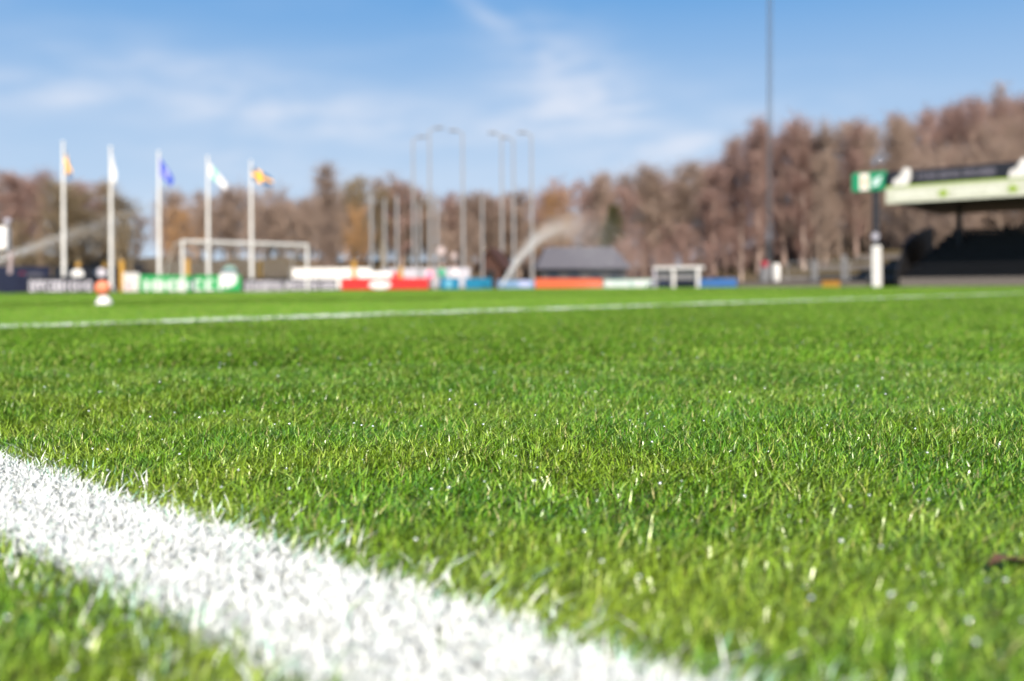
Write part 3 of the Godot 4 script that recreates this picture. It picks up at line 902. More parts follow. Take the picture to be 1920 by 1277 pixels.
# ---------------------------------------------------------------- buildings in the middle distance
func make_buildings():
	var t := thing("clubhouse", "low dark hall with a big grey hipped roof behind the orange board", "building", bearing(1088.0, 88.0), 0.06)
	t.scale = Vector3(0.88, 0.88, 0.88)
	obj("wall", a_box(Vector3(-4.2, 0, -3.2), Vector3(4.2, 1.95, 3.0), 0.03), M.dark_steel, t)
	var roof := Shape.new()
	roof.hexa([Vector3(-4.7, 1.9, 3.5), Vector3(4.7, 1.9, 3.5), Vector3(4.7, 1.9, -3.7), Vector3(-4.7, 1.9, -3.7)], [Vector3(-3.5, 4.15, 0.3), Vector3(3.3, 4.15, 0.3), Vector3(3.3, 4.15, -0.5), Vector3(-3.5, 4.15, -0.5)])
	var r := obj("roof", roof, M.roof_grey, t)
	obj("vent", a_box(Vector3(-0.3, 4.1, -0.25), Vector3(0.2, 4.5, 0.05), 0.03), M.dark_steel, r)
	for x in [-3.0, -1.0, 1.2, 3.0]:
		obj("window", a_box(Vector3(x - 0.5, 0.75, 2.98), Vector3(x + 0.5, 1.55, 3.03), 0.01), M.dark_glass, t)
	t = thing("wooden_hut", "small dark brown gabled hut half hidden by the water jet", "hut", bearing(928.0, 82.0), -0.3)
	obj("wall", a_box(Vector3(-0.9, 0, -1.2), Vector3(0.9, 1.7, 1.2), 0.02), M.brown_wood, t)
	var gable := Shape.new()
	for s in [-1, 1]:
		gable.hexa([Vector3(0, 3.2, 1.5), Vector3(1.3 * s, 1.5, 1.5), Vector3(1.3 * s, 1.5, -1.5), Vector3(0, 3.2, -1.5)], [Vector3(0, 3.35, 1.5), Vector3(1.3 * s, 1.65, 1.5), Vector3(1.3 * s, 1.65, -1.5), Vector3(0, 3.35, -1.5)])
	gable.tri(Vector3(-0.9, 1.7, 1.15), Vector3(0, 3.2, 1.15), Vector3(0.9, 1.7, 1.15))
	gable.tri(Vector3(-0.9, 1.7, -1.15), Vector3(0.9, 1.7, -1.15), Vector3(0, 3.2, -1.15))
	obj("roof", gable, M.brown_wood, t)
	obj("door", a_box(Vector3(-0.4, 0, 1.2), Vector3(0.4, 1.55, 1.24), 0.01), M.black_paint, t)
	t = thing("white_hoarding", "long white hoarding wall behind the goal's right post", "wall", bearing(548.0, 76.0), -0.12)
	for k in 5:
		obj("panel", a_box(Vector3(1.26 * k, 0.1, -0.06), Vector3(1.26 * k + 1.24, 1.68, 0.0), 0.01), M.white_board, t)
	for k in 6:
		obj("post", a_tube([Vector3(1.26 * k - 0.01, 0, -0.12), Vector3(1.26 * k - 0.01, 1.75, -0.12)], [0.05, 0.05], 8), M.galvanised, t)
	t = thing("lilac_hoarding", "greyish lilac hoarding wall behind the slim ball stop posts", "wall", bearing(716.0, 80.0), -0.05)
	for k in 5:
		obj("panel", a_box(Vector3(1.42 * k, 0.1, -0.06), Vector3(1.42 * k + 1.40, 1.72, 0.0), 0.01), M.lilac_board, t)
	for k in 6:
		obj("post", a_tube([Vector3(1.42 * k - 0.01, 0, -0.12), Vector3(1.42 * k - 0.01, 1.8, -0.12)], [0.05, 0.05], 8), M.galvanised, t)
	# dugout
	var q := on_side(1224.0, 67.2)
	t = thing("dugout", "white framed dugout with dark openings in front of the blue board", "dugout", uv(q.x, q.y), TURN_SIDE)
	var w := q.distance_to(on_side(1310.0, 67.2))
	obj("roof", a_box(Vector3(0, 1.46, -0.9), Vector3(w, 1.70, 0.02), 0.04), M.white_paint, t)
	obj("back", a_box(Vector3(0.02, 0.62, -0.40), Vector3(w - 0.02, 1.46, -0.34), 0.01), M.grey_post, t)
	for x in [[0.0, 0.22], [w * 0.42, w * 0.42 + 0.24], [w - 0.24, w]]:
		obj("pillar", a_box(Vector3(x[0], 0, -0.16), Vector3(x[1], 1.46, 0.0), 0.03), M.lilac_board if x[0] == 0.0 else M.white_paint, t)
	obj("bench", a_box(Vector3(0.55, 0.35, -0.8), Vector3(w - 0.6, 0.45, -0.45), 0.03), M.dark_steel, t)
	# sign post and oval sign by the wood's edge
	q = on_side(1436.0, 71.0)
	t = thing("turnstile_post", "dark upright cabinet with a round red sign on top", "cabinet", uv(q.x, q.y), TURN_SIDE)
	obj("body", a_box(Vector3(-0.38, 0, -0.3), Vector3(0.30, 2.0, 0.1), 0.04), M.grey_post, t)
	obj("side_panel", a_box(Vector3(-0.55, 0, -0.28), Vector3(-0.385, 1.95, 0.08), 0.02), M.dark_steel, t)
	var disc := Shape.new(); disc.tube([Vector3(0, 1.85, 0.102), Vector3(0, 1.85, 0.15)], [0.26, 0.26], 16)
	obj("round_sign", disc, M.red_sign, t)
	q = on_side(1456.0, 70.4)
	t = thing("oval_sign", "white upright oval sign beside the dark cabinet", "sign", uv(q.x, q.y), TURN_SIDE)
	var oval := Shape.new(); oval.lathe(Vector3.ZERO, [Vector2(0.0, 0.3), Vector2(0.18, 0.36), Vector2(0.30, 0.6), Vector2(0.32, 1.1), Vector2(0.30, 1.55), Vector2(0.18, 1.8), Vector2(0.0, 1.86)], 18)
	var ov := obj("panel", oval, M.white_board, t); ov.scale = Vector3(1, 1, 0.4)
	obj("stake", a_tube([Vector3(0, 0, 0), Vector3(0, 0.4, 0)], [0.05, 0.05], 8), M.dark_steel, t)

# ---------------------------------------------------------------- trees
func bare_tree(seed_: int, H: float, spread: float, upright: float, limbs: int) -> Array:
	var r := RandomNumberGenerator.new(); r.seed = seed_
	var trunk := Shape.new(); var crown := Shape.new()
	var top := H * 0.92
	var pts := []; var rad := []
	var sway := Vector3.ZERO
	for k in 8:
		var t := k / 7.0
		pts.append(Vector3(0, top * t, 0) + sway)
		rad.append(lerpf(H * 0.021, H * 0.002, pow(t, 0.8)))
		sway += Vector3(r.randf_range(-1, 1), 0, r.randf_range(-1, 1)) * H * 0.012
	trunk.color = Color.WHITE
	trunk.tube(pts, rad, 7)
	for l in limbs:
		var t := lerpf(0.08, 0.95, pow((l + r.randf()) / limbs, 0.85))
		var at: Vector3 = pts[int(t * 7)].lerp(pts[mini(int(t * 7) + 1, 7)], t * 7 - int(t * 7))
		var az := l * 2.4 + r.randf_range(-0.5, 0.5)
		var rise := lerpf(0.35, 1.1, upright) + 0.6 * t * t
		var length := spread * lerpf(1.0, 0.42, t) * r.randf_range(0.75, 1.15)
		if t < 0.3: length *= 0.7
		var dir := Vector3(cos(az), rise, sin(az)).normalized()
		var lp := [at]; var lr := [H * 0.008 * (1.2 - t * 0.7)]
		var p := at
		for k in 5:
			dir = (dir + Vector3(r.randf_range(-0.28, 0.28), r.randf_range(-0.05, 0.22) * (0.4 + upright), r.randf_range(-0.28, 0.28))).normalized()
			p = p + dir * length / 5.0
			lp.append(p); lr.append(H * 0.008 * (1.2 - t * 0.7) * (1.0 - (k + 1) / 5.6))
		trunk.tube(lp, lr, 5, false)
		for b in 9:
			var s := r.randf_range(0.25, 1.0)
			var bp: Vector3 = lp[int(s * 4.99)].lerp(lp[int(s * 4.99) + 1], s * 4.99 - int(s * 4.99))
			var bd := (dir * 0.5 + Vector3(r.randf_range(-1, 1), r.randf_range(-0.1, 0.9 + upright * 0.3), r.randf_range(-1, 1))).normalized()
			var bl := length * r.randf_range(0.22, 0.48)
			var mid := bp + bd * bl * 0.5 + Vector3(r.randf_range(-1, 1), r.randf_range(0, 1), r.randf_range(-1, 1)) * bl * 0.08
			var be := mid + (bd + Vector3(0, 0.3, 0)).normalized() * bl * 0.5
			crown.color = Color.WHITE * r.randf_range(0.85, 1.05)
			crown.tube([bp, mid, be], [H * 0.0028, H * 0.002, H * 0.001], 3, false)
			for w in 8:
				var ws := r.randf_range(0.2, 1.0)
				var wp := bp.lerp(mid, ws * 2) if ws < 0.5 else mid.lerp(be, ws * 2 - 1)
				var wd := (bd * 0.6 + Vector3(r.randf_range(-1, 1), r.randf_range(-0.5, 0.9), r.randf_range(-1, 1))).normalized()
				var wl := H * r.randf_range(0.06, 0.15)
				crown.color = Color.WHITE * r.randf_range(0.8, 1.15)
				var we := wp + wd * wl
				crown.tube([wp, we], [H * 0.0011, H * 0.0006], 3, false)
				for tw in 4:
					var tp := wp.lerp(we, r.randf_range(0.2, 0.95))
					var td := (wd * 0.7 + Vector3(r.randf_range(-1, 1), r.randf_range(-0.5, 0.8), r.randf_range(-1, 1))).normalized() * H * r.randf_range(0.02, 0.06)
					var side := td.cross(Vector3(r.randf_range(-1, 1), 1, r.randf_range(-1, 1))).normalized() * H * 0.0007
					crown.tri(tp - side, tp + side, tp + td)
	return [trunk.mesh(), crown.mesh()]

func evergreen(seed_: int, H: float) -> Array:
	var r := RandomNumberGenerator.new(); r.seed = seed_
	var trunk := Shape.new(); var crown := Shape.new()
	trunk.tube([Vector3.ZERO, Vector3(0, H * 0.5, 0), Vector3(0, H * 0.95, 0)], [H * 0.025, H * 0.016, H * 0.004], 7)
	for k in 2600:
		var t := pow(r.randf(), 0.8)
		var az := r.randf() * TAU
		var lump := 0.75 + 0.35 * sin(az * 3.0 + t * 9.0)
		var rad := H * 0.24 * (1.0 - t * 0.75) * lump * sqrt(r.randf())
		var p := Vector3(cos(az) * rad, H * (0.2 + 0.8 * t), sin(az) * rad)
		var d := Vector3(cos(az), r.randf_range(-0.6, 0.5), sin(az)).normalized() * H * 0.05
		var s := d.cross(Vector3(r.randf_range(-1, 1), 1, r.randf_range(-1, 1))).normalized() * H * 0.012
		crown.color = Color.WHITE * r.randf_range(0.7, 1.2)
		crown.tri(p - s, p + s, p + d)
	return [trunk.mesh(), crown.mesh()]

func tinted(key: String, lin: Color) -> StandardMaterial3D:
	var m := StandardMaterial3D.new(); m.resource_name = key
	m.albedo_color = lin.linear_to_srgb(); m.vertex_color_use_as_albedo = true; m.roughness = 0.85; m.cull_mode = BaseMaterial3D.CULL_DISABLED
	M[key] = m
	return m

func plant(kit: Array, at: Vector3, height: float, wide: float, trunk_m: Material, crown_m: Material, called: String, label: String, group: String):
	var o := thing(called, label, "tree" if called.ends_with("tree") else "shrub", at, rng.randf() * TAU, group)
	o.scale = Vector3(height / 10.0 * wide, height / 10.0, height / 10.0 * wide)
	obj("trunk", kit[0], trunk_m, o)
	obj("crown", kit[1], crown_m, o)

func make_trees():
	var tones := {
		"red": [tinted("red_bark", Color(0.25, 0.18, 0.158)), tinted("red_twigs", Color(0.30, 0.192, 0.168))],
		"brown": [tinted("brown_bark", Color(0.26, 0.20, 0.165)), tinted("brown_twigs", Color(0.29, 0.212, 0.172))],
		"olive": [tinted("olive_bark", Color(0.21, 0.17, 0.11)), tinted("olive_twigs", Color(0.24, 0.185, 0.115))],
		"ochre": [tinted("ochre_bark", Color(0.16, 0.10, 0.05)), tinted("ochre_twigs", Color(0.36, 0.20, 0.085))],
		"pale": [tinted("pale_bark", Color(0.42, 0.33, 0.29)), tinted("pale_twigs", Color(0.150, 0.080, 0.065))],
		"green": [tinted("dark_bark", Color(0.06, 0.045, 0.03)), tinted("evergreen_needles", Color(0.11, 0.105, 0.035))],
	}
	var kits := [bare_tree(11, 10.0, 3.0, 0.9, 15), bare_tree(12, 10.0, 3.6, 0.6, 16), bare_tree(13, 10.0, 2.6, 1.2, 14), bare_tree(14, 10.0, 3.9, 0.45, 17), bare_tree(15, 10.0, 3.2, 0.8, 15)]
	var bush := bare_tree(31, 10.0, 6.5, 0.35, 20)
	var narrow := bare_tree(32, 10.0, 1.35, 0.7, 22)
	var firs := evergreen(41, 10.0)
	# [bearing from, to, top row from, to, distance, tone, spacing in metres, rows, label, group]
	var rows := [
		[-330.0, 95.0, 338.0, 330.0, 78.0, "red", 1.9, 3, "in the dense clump beside the loudspeaker box", "reddish trees at the clump's end"],
		[95.0, 235.0, 356.0, 352.0, 74.0, "olive", 1.6, 3, "behind the two flagpoles next to the loudspeaker", "olive brown trees behind the flagpoles"],
		[238.0, 320.0, 408.0, 392.0, 120.0, "brown", 3.5, 1, "far off in the gap beside the blue flag", "far trees in the gap"],
		[318.0, 470.0, 366.0, 362.0, 108.0, "brown", 2.9, 2, "seen through the goal", "trees behind the goal"],
		[470.0, 650.0, 386.0, 380.0, 108.0, "brown", 2.1, 3, "beyond the long white hoarding", "brown trees behind the hoarding"],
		[650.0, 785.0, 346.0, 338.0, 104.0, "olive", 2.1, 3, "behind the slim ball stop posts", "olive trees behind the ball stop posts"],
		[780.0, 1005.0, 372.0, 366.0, 112.0, "brown", 2.1, 3, "behind the tall lamp posts", "brown trees behind the lamp posts"],
		[1005.0, 1110.0, 352.0, 350.0, 106.0, "red", 2.0, 3, "behind the grey hipped roof", "reddish trees behind the hall"],
		[1115.0, 1335.0, 342.0, 322.0, 106.0, "brown", 2.0, 3, "on the slope behind the white dugout", "brown trees above the dugout"],
		[1325.0, 1405.0, 318.0, 245.0, 101.0, "red", 2.0, 3, "where the wood steps up beside the lattice mast", "trees where the wood steps up"],
		[1400.0, 1520.0, 246.0, 240.0, 99.0, "red", 2.0, 3, "close to the lattice mast", "tall reddish trees at the mast"],
		[1500.0, 1700.0, 256.0, 232.0, 97.0, "brown", 2.0, 3, "above the terraced bank", "tall brown trees above the terrace"],
		[1690.0, 2200.0, 226.0, 130.0, 99.0, "red", 2.1, 3, "on the slope behind the grandstand", "tall reddish trees behind the stand"]]
	var shapes := ["upright", "spreading", "slender", "broad", "rounded"]
	var words := {"red": "reddish", "brown": "brown", "olive": "olive brown"}
	for d in rows:
		var wide: float = (d[1] - d[0]) / 1867.0 * d[4]
		var n := maxi(2, int(wide / d[6]))
		for row in d[7]:
			for k in n:
				var s := (k + 0.5 + rng.randf_range(-0.4, 0.4)) / n
				var dist: float = d[4] + row * 4.0 + rng.randf_range(-1.8, 1.8)
				var at := bearing(lerpf(d[0], d[1], s), dist)
				at.y = hill_y(at)
				var horizon := lerpf(543.0, 531.0, lerpf(d[0], d[1], s) / 1920.0)
				var top: float = (horizon - lerpf(d[2], d[3], s)) * dist / 1867.0 + EYE
				var height := maxf(3.0, (top - at.y) * rng.randf_range(0.90, 1.07) * (1.0 - 0.02 * row))
				var key: String = d[5]
				if rng.randf() < 0.25: key = ["brown", "red"][rng.randi() % 2]
				var kind := rng.randi() % 5
				plant(kits[kind], at, height, rng.randf_range(0.95, 1.3) * clampf(11.0 / height, 0.85, 1.5), tones[key][0], tones[key][1], "bare_tree", "bare %s %s tree %s" % [shapes[kind], words[key], d[8]], d[9])
	# undergrowth that closes the wood near the ground
	for d in [[-330.0, 240.0, 80.0, 2.9, "olive", "tangled olive brown shrub below the trees behind the flagpoles", "shrubs behind the flagpoles"],
			[300.0, 660.0, 107.0, 5.2, "brown", "tangled brown shrub below the trees behind the goal", "shrubs behind the goal"],
			[650.0, 1120.0, 111.0, 4.4, "brown", "tangled brown shrub below the trees behind the lamp posts", "shrubs behind the lamp posts"],
			[1120.0, 1520.0, 104.0, 3.8, "red", "tangled reddish shrub at the foot of the wooded slope", "shrubs on the slope"],
			[1690.0, 2150.0, 92.0, 6.5, "brown", "tall tangled brown shrub close behind the grandstand roof", "shrubs behind the stand"],
			[1500.0, 2100.0, 100.0, 5.4, "brown", "tangled brown shrub on the slope above the terrace and stand", "shrubs above the stand"]]:
		var n := int((d[1] - d[0]) / 1867.0 * d[2] / 0.85)
		for k in n:
			var s := (k + rng.randf()) / n
			var at := bearing(lerpf(d[0], d[1], s), d[2] + rng.randf_range(-6, 6))
			at.y = hill_y(at) - 0.6
			plant(bush, at, d[3] * rng.randf_range(0.8, 1.5), 0.9, tones[d[4]][0], tones[d[4]][1], "bare_shrub", d[5], d[6])
	# singled out trees
	var at := bearing(1044.0, 96.0)
	plant(bush, at, 8.0, 0.8, tones.ochre[0], tones.ochre[1], "willow_tree", "broad orange brown willow beside the water jet", "")
	at = bearing(338.0, 92.0)
	plant(bush, at, 6.6, 0.8, tones.ochre[0], tones.ochre[1], "willow_tree", "smaller orange brown willow seen beside the goal's left post", "")
	at = bearing(668.0, 98.0)
	plant(bush, at, 7.0, 0.7, tones.ochre[0], tones.ochre[1], "willow_tree", "low orange brown willow beside the slender pointed tree", "")
	at = bearing(614.0, 86.0)
	plant(narrow, at, 11.2, 1.0, tones.red[0], tones.brown[1], "narrow_tree", "slender pointed tree with a straight trunk above the white hoarding", "")
	at = bearing(1152.0, 104.0)
	plant(firs, at, 8.6, 0.95, tones.green[0], tones.green[1], "evergreen_tree", "dark olive evergreen tree behind the end of the grey roof", "")
	at = bearing(230.0, 71.0)
	plant(firs, at, 5.6, 0.62, tones.green[0], tones.olive[1], "evergreen_tree", "small dark pointed tree right of the second flagpole", "")
	at = bearing(1506.0, 90.0); at.y = hill_y(at)
	plant(kits[2], at, 11.5, 0.7, tones.pale[0], tones.pale[1], "birch_tree", "bare tree with a pale trunk standing above the concrete posts", "")
	at = bearing(1390.0, 91.0); at.y = hill_y(at)
	plant(kits[0], at, 8.5, 0.7, tones.pale[0], tones.pale[1], "birch_tree", "smaller bare tree with a pale trunk left of the mast", "")

# ---------------------------------------------------------------- people
func body_mesh(coat: Color, legs: Color, hair: Color) -> ArrayMesh:
	var skin := Color(0.50, 0.30, 0.22)
	var shoe := Color(0.02, 0.02, 0.02)
	# bones: from, to, radius, radius, colour
	var B := [
		[Vector3(0, 1.00, 0), Vector3(0, 1.22, 0.01), 0.155, 0.165, coat], [Vector3(0, 1.22, 0.01), Vector3(0, 1.40, 0), 0.17, 0.13, coat],
		[Vector3(-0.15, 1.41, 0), Vector3(0.15, 1.41, 0), 0.075, 0.075, coat], [Vector3(0, 1.45, 0), Vector3(0, 1.55, 0.01), 0.058, 0.055, skin],
		[Vector3(0, 1.60, 0.03), Vector3(0, 1.66, 0.015), 0.078, 0.09, skin], [Vector3(0, 1.68, -0.01), Vector3(0, 1.70, -0.015), 0.098, 0.092, hair],
		[Vector3(0, 1.615, 0.10), Vector3(0, 1.595, 0.125), 0.012, 0.018, skin]]
	for s in [-1.0, 1.0]:
		B.append([Vector3(0.19 * s, 1.40, 0), Vector3(0.25 * s, 1.12, -0.02), 0.062, 0.052, coat])
		B.append([Vector3(0.25 * s, 1.12, -0.02), Vector3(0.23 * s, 0.88, 0.08), 0.050, 0.038, coat])
		B.append([Vector3(0.23 * s, 0.87, 0.085), Vector3(0.22 * s, 0.78, 0.11), 0.036, 0.034, skin])
		B.append([Vector3(0.085 * s, 0.96, 0), Vector3(0.105 * s, 0.52, 0.02), 0.10, 0.066, legs])
		B.append([Vector3(0.105 * s, 0.52, 0.02), Vector3(0.115 * s, 0.09, -0.02), 0.064, 0.044, legs])
		B.append([Vector3(0.115 * s, 0.045, -0.04), Vector3(0.14 * s, 0.04, 0.15), 0.045, 0.038, shoe])
	var cell := 0.028
	var lo := Vector3(-0.36, -0.03, -0.26)
	var nx := 26; var ny := 66; var nz := 19
	var val := PackedFloat32Array(); val.resize(nx * ny * nz); val.fill(1.0)
	var who := PackedInt32Array(); who.resize(nx * ny * nz)
	for b in B.size():
		var a: Vector3 = B[b][0]; var e: Vector3 = B[b][1]
		var ra: float = B[b][2]; var rb: float = B[b][3]
		var g := Vector3.ONE * (maxf(ra, rb) + 0.09)
		var p0 := ((a.min(e) - g - lo) / cell).floor(); var p1 := ((a.max(e) + g - lo) / cell).ceil()
		var d := e - a; var dd := maxf(d.length_squared(), 1e-9)
		for k in range(maxi(0, int(p0.z)), mini(nz, int(p1.z) + 1)):
			for j in range(maxi(0, int(p0.y)), mini(ny, int(p1.y) + 1)):
				for i in range(maxi(0, int(p0.x)), mini(nx, int(p1.x) + 1)):
					var p := lo + Vector3(i, j, k) * cell
					var t := clampf((p - a).dot(d) / dd, 0, 1)
					var q := (p - a - d * t).length() - lerpf(ra, rb, t)
					var n := (k * ny + j) * nx + i
					var o := val[n]
					if q < o: who[n] = b
					var h := clampf(0.5 + 0.5 * (o - q) / 0.03, 0, 1)
					val[n] = lerpf(o, q, h) - 0.03 * h * (1.0 - h)
	var s := Shape.new()
	var index := {}
	for k in nz - 1:
		for j in ny - 1:
			for i in nx - 1:
				var sum := Vector3.ZERO; var cnt := 0; var best := 9.0; var bw := 0
				for c in 12:
					var axis := c / 4; var m := c % 4
					var o := Vector3i.ZERO
					o[(axis + 1) % 3] = m & 1; o[(axis + 2) % 3] = m >> 1
					var o2 := o; o2[axis] = 1
					var n1 := ((k + o.z) * ny + j + o.y) * nx + i + o.x
					var n2 := ((k + o2.z) * ny + j + o2.y) * nx + i + o2.x
					var f1 := val[n1]; var f2 := val[n2]
					if f1 < best: best = f1; bw = who[n1]
					if (f1 < 0) != (f2 < 0):
						sum += Vector3(o).lerp(Vector3(o2), f1 / (f1 - f2)); cnt += 1
				if cnt:
					s.color = B[bw][4]
					index[(k * ny + j) * nx + i] = s.put(lo + (Vector3(i, j, k) + sum / cnt) * cell, Vector3.ZERO)
	for k in range(1, nz - 1):
		for j in range(1, ny - 1):
			for i in range(1, nx - 1):
				var f0 := val[(k * ny + j) * nx + i]
				for axis in 3:
					var o := Vector3i.ZERO; o[axis] = 1
					var f1 := val[((k + o.z) * ny + j + o.y) * nx + i + o.x]
					if (f0 < 0) == (f1 < 0): continue
					var a := Vector3i.ZERO; a[(axis + 1) % 3] = 1
					var b := Vector3i.ZERO; b[(axis + 2) % 3] = 1
					var q := []
					for w in [Vector3i.ZERO, a, a + b, b]:
						var c: Vector3i = Vector3i(i, j, k) - w
						q.append(index.get((c.z * ny + c.y) * nx + c.x, -1))
					if q.min() < 0: continue
					if f0 < 0: s.i.append_array(PackedInt32Array([q[0], q[2], q[1], q[0], q[3], q[2]]))
					else: s.i.append_array(PackedInt32Array([q[0], q[1], q[2], q[0], q[2], q[3]]))
	var nn := PackedVector3Array(); nn.resize(s.v.size())
	for t in range(0, s.i.size(), 3):
		var f := (s.v[s.i[t + 2]] - s.v[s.i[t]]).cross(s.v[s.i[t + 1]] - s.v[s.i[t]])
		for q in 3: nn[s.i[t + q]] += f
	for k in nn.size(): nn[k] = nn[k].normalized()
	s.n = nn
	# fingers, rooted in the palms
	s.color = skin
	for side in [-1.0, 1.0]:
		for f in 4:
			var r := Vector3(0.22 * side, 0.775, 0.085 + 0.018 * f)
			var l: float = [0.055, 0.068, 0.072, 0.06][f]
			s.tube([r, r + Vector3(-0.004 * side, -l * 0.55, 0.008), r + Vector3(-0.016 * side, -l, 0.004)], [0.0095, 0.009, 0.0075], 6)
		var th := Vector3(0.222 * side, 0.83, 0.125)
		s.tube([th, th + Vector3(-0.012 * side, -0.03, 0.022), th + Vector3(-0.02 * side, -0.058, 0.024)], [0.011, 0.010, 0.008], 6)
	return s.mesh()

func make_people():
	for d in [[829.0, 70.0, 1.0, 0.4, Color(0.05, 0.30, 0.18), Color(0.03, 0.03, 0.06), Color(0.30, 0.20, 0.12), "person in a green jacket and dark trousers standing behind the teal boards"],
			[853.0, 71.0, 1.0, -0.3, Color(0.62, 0.58, 0.62), Color(0.42, 0.36, 0.36), Color(0.10, 0.06, 0.04), "person in a white top and pale trousers standing behind the teal boards"],
			[806.0, 67.0, 0.84, 0.2, Color(0.72, 0.22, 0.34), Color(0.03, 0.03, 0.04), Color(0.32, 0.16, 0.10), "shorter person in a pink top standing at the red board's end"]]:
		var o := obj("person", body_mesh(d[4], d[5], d[6]), M.figure)
		o.position = bearing(d[0], d[1]); o.rotation.y = d[3]; o.scale = Vector3.ONE * d[2]
		tag(o, d[7], "person", "people beside the pitch")

# ---------------------------------------------------------------- small things
func make_small_things():
	var p := bearing(195.0, 12.2); p.y = gy(p.x, p.z)
	var t := thing("disc_marker", "white dome shaped marker on the turf beyond the halfway line", "marker", p)
	var dome := Shape.new(); dome.lathe(Vector3.ZERO, [Vector2(0.095, 0.0), Vector2(0.10, 0.012), Vector2(0.092, 0.05), Vector2(0.075, 0.085), Vector2(0.05, 0.115), Vector2(0.035, 0.122), Vector2(0.03, 0.115)], 28)
	obj("dome", dome, M.white_paint, t)
	var rim := Shape.new(); rim.lathe(Vector3.ZERO, [Vector2(0.10, 0.0), Vector2(0.112, 0.004), Vector2(0.112, 0.012), Vector2(0.10, 0.016)], 28)
	obj("rim", rim, M.white_board, t)
	var ball := SphereMesh.new(); ball.radius = 0.094; ball.height = 0.188; ball.radial_segments = 32; ball.rings = 16
	var orb := thing("orange_ball", "bright orange ball resting on the white dome marker", "ball", p + Vector3(-0.015, 0.214, 0))
	obj("cover", ball, M.orange_ball, orb)
	var seam := Shape.new()
	for axis in 3:
		var pts := []; var rr := []
		for k in 25:
			var a := TAU * k / 24
			var q := Vector3.ZERO; q[axis] = cos(a) * 0.0935; q[(axis + 1) % 3] = sin(a) * 0.0935
			pts.append(q); rr.append(0.0016)
		seam.tube(pts, rr, 5, false)
	obj("seam", seam, M.red_board, orb)
	# yellow padded posts behind the boards
	for d in [[147.0, 58.0, 1.75], [197.0, 58.0, 1.85], [229.0, 57.5, 1.85], [352.0, 60.0, 1.95], [487.0, 63.0, 2.0], [664.0, 72.0, 2.1], [752.0, 72.0, 1.7]]:
		var y := thing("yellow_post", "short yellow padded post behind the advertising boards", "post", bearing(d[0], d[1]), 0.0, "yellow posts behind the boards")
		obj("pad", a_tube([Vector3(0, 0.05, 0), Vector3(0, 0.09, 0), Vector3(0, d[2] - 0.05, 0), Vector3(0, d[2], 0)], [0.13, 0.16, 0.16, 0.13], 14), M.yellow_pad, y)
		obj("core", a_tube([Vector3(0, 0, 0), Vector3(0, d[2] + 0.06, 0)], [0.05, 0.05], 8), M.galvanised, y)
	# pale leaning post at the end of the row, and the white loudspeaker behind it
	t = thing("pale_post", "pale pinkish post with a flat foot before the navy banner", "post", bearing(17.0, 46.0))
	obj("shaft", a_tube([Vector3(0, 0.05, 0), Vector3(0.10, 1.9, 0)], [0.10, 0.09], 10), M.pink_post, t)
	obj("foot", a_box(Vector3(-0.2, 0, -0.2), Vector3(0.2, 0.05, 0.2), 0.02), M.pink_post, t)
	t = thing("loudspeaker_pole", "white loudspeaker box on a thin pole above the navy banner", "loudspeaker", bearing(4.0, 60.0))
	obj("pole", a_tube([Vector3(0, 0, 0), Vector3(0, 2.6, 0)], [0.05, 0.05], 8), M.galvanised, t)
	var bx := obj("cabinet", a_box(Vector3(-0.5, 2.6, -0.3), Vector3(0.42, 4.0, 0.3), 0.06), M.white_board, t)
	var grille := Shape.new(); grille.tube([Vector3(0, 3.2, 0.302), Vector3(0, 3.2, 0.33)], [0.26, 0.26], 18)
	obj("grille", grille, M.lilac_board, bx)
	var lamp := Shape.new(); lamp.lathe(Vector3(0.34, 4.0, 0), [Vector2(0.05, 0.0), Vector2(0.05, 0.12), Vector2(0.2, 0.2), Vector2(0.22, 0.32), Vector2(0.15, 0.46), Vector2(0.0, 0.5)], 14)
	obj("horn", lamp, M.lilac_board, bx)
	# two round pale signs near the people
	for d in [[828.0, 76.0, 2.95, 0.34, "round pale pink sign on a pole above the green jacketed person"], [851.0, 78.0, 2.65, 0.24, "smaller round pale sign on a pole next to the pink one"]]:
		t = thing("round_sign", d[4], "sign", bearing(d[0], d[1]))
		obj("pole", a_tube([Vector3.ZERO, Vector3(0, d[2], 0)], [0.04, 0.04], 8), M.galvanised, t)
		var disc := Shape.new(); disc.tube([Vector3(0, d[2], 0.042), Vector3(0, d[2], 0.09)], [d[3], d[3]], 20)
		obj("disc", disc, M.pink_post, t)
	# white van like box and red banner above the red board
	t = thing("white_crash_mat", "thick white mat standing on edge behind the red board", "mat", bearing(704.0, 70.0), 0.03)
	obj("cover", a_box(Vector3(-1.2, 0, -0.5), Vector3(1.15, 1.30, 0.0), 0.12), M.white_board, t)
	for x in [-0.6, 0.6]:
		obj("strap", a_box(Vector3(x - 0.05, 0.3, 0.002), Vector3(x + 0.05, 1.0, 0.02), 0.005), M.lilac_board, t)
	t = thing("red_banner", "narrow upright red banner behind the red board", "banner", bearing(741.0, 69.0))
	obj("cloth", a_box(Vector3(-0.22, 0.2, -0.02), Vector3(0.22, 1.2, 0.0), 0.008), M.red_board, t)
	obj("stick", a_tube([Vector3(-0.24, 0, -0.01), Vector3(-0.24, 1.3, -0.01)], [0.02, 0.02], 8), M.galvanised, t)
	# a brown withered leaf lying in the turf close up
	p = Vector3(0.347, 0.012, -0.69)
	t = thing("withered_leaf", "withered brown leaf lying in the grass", "leaf", p, 0.5)
	t.scale = Vector3.ONE * 0.75
	var lf := Shape.new()
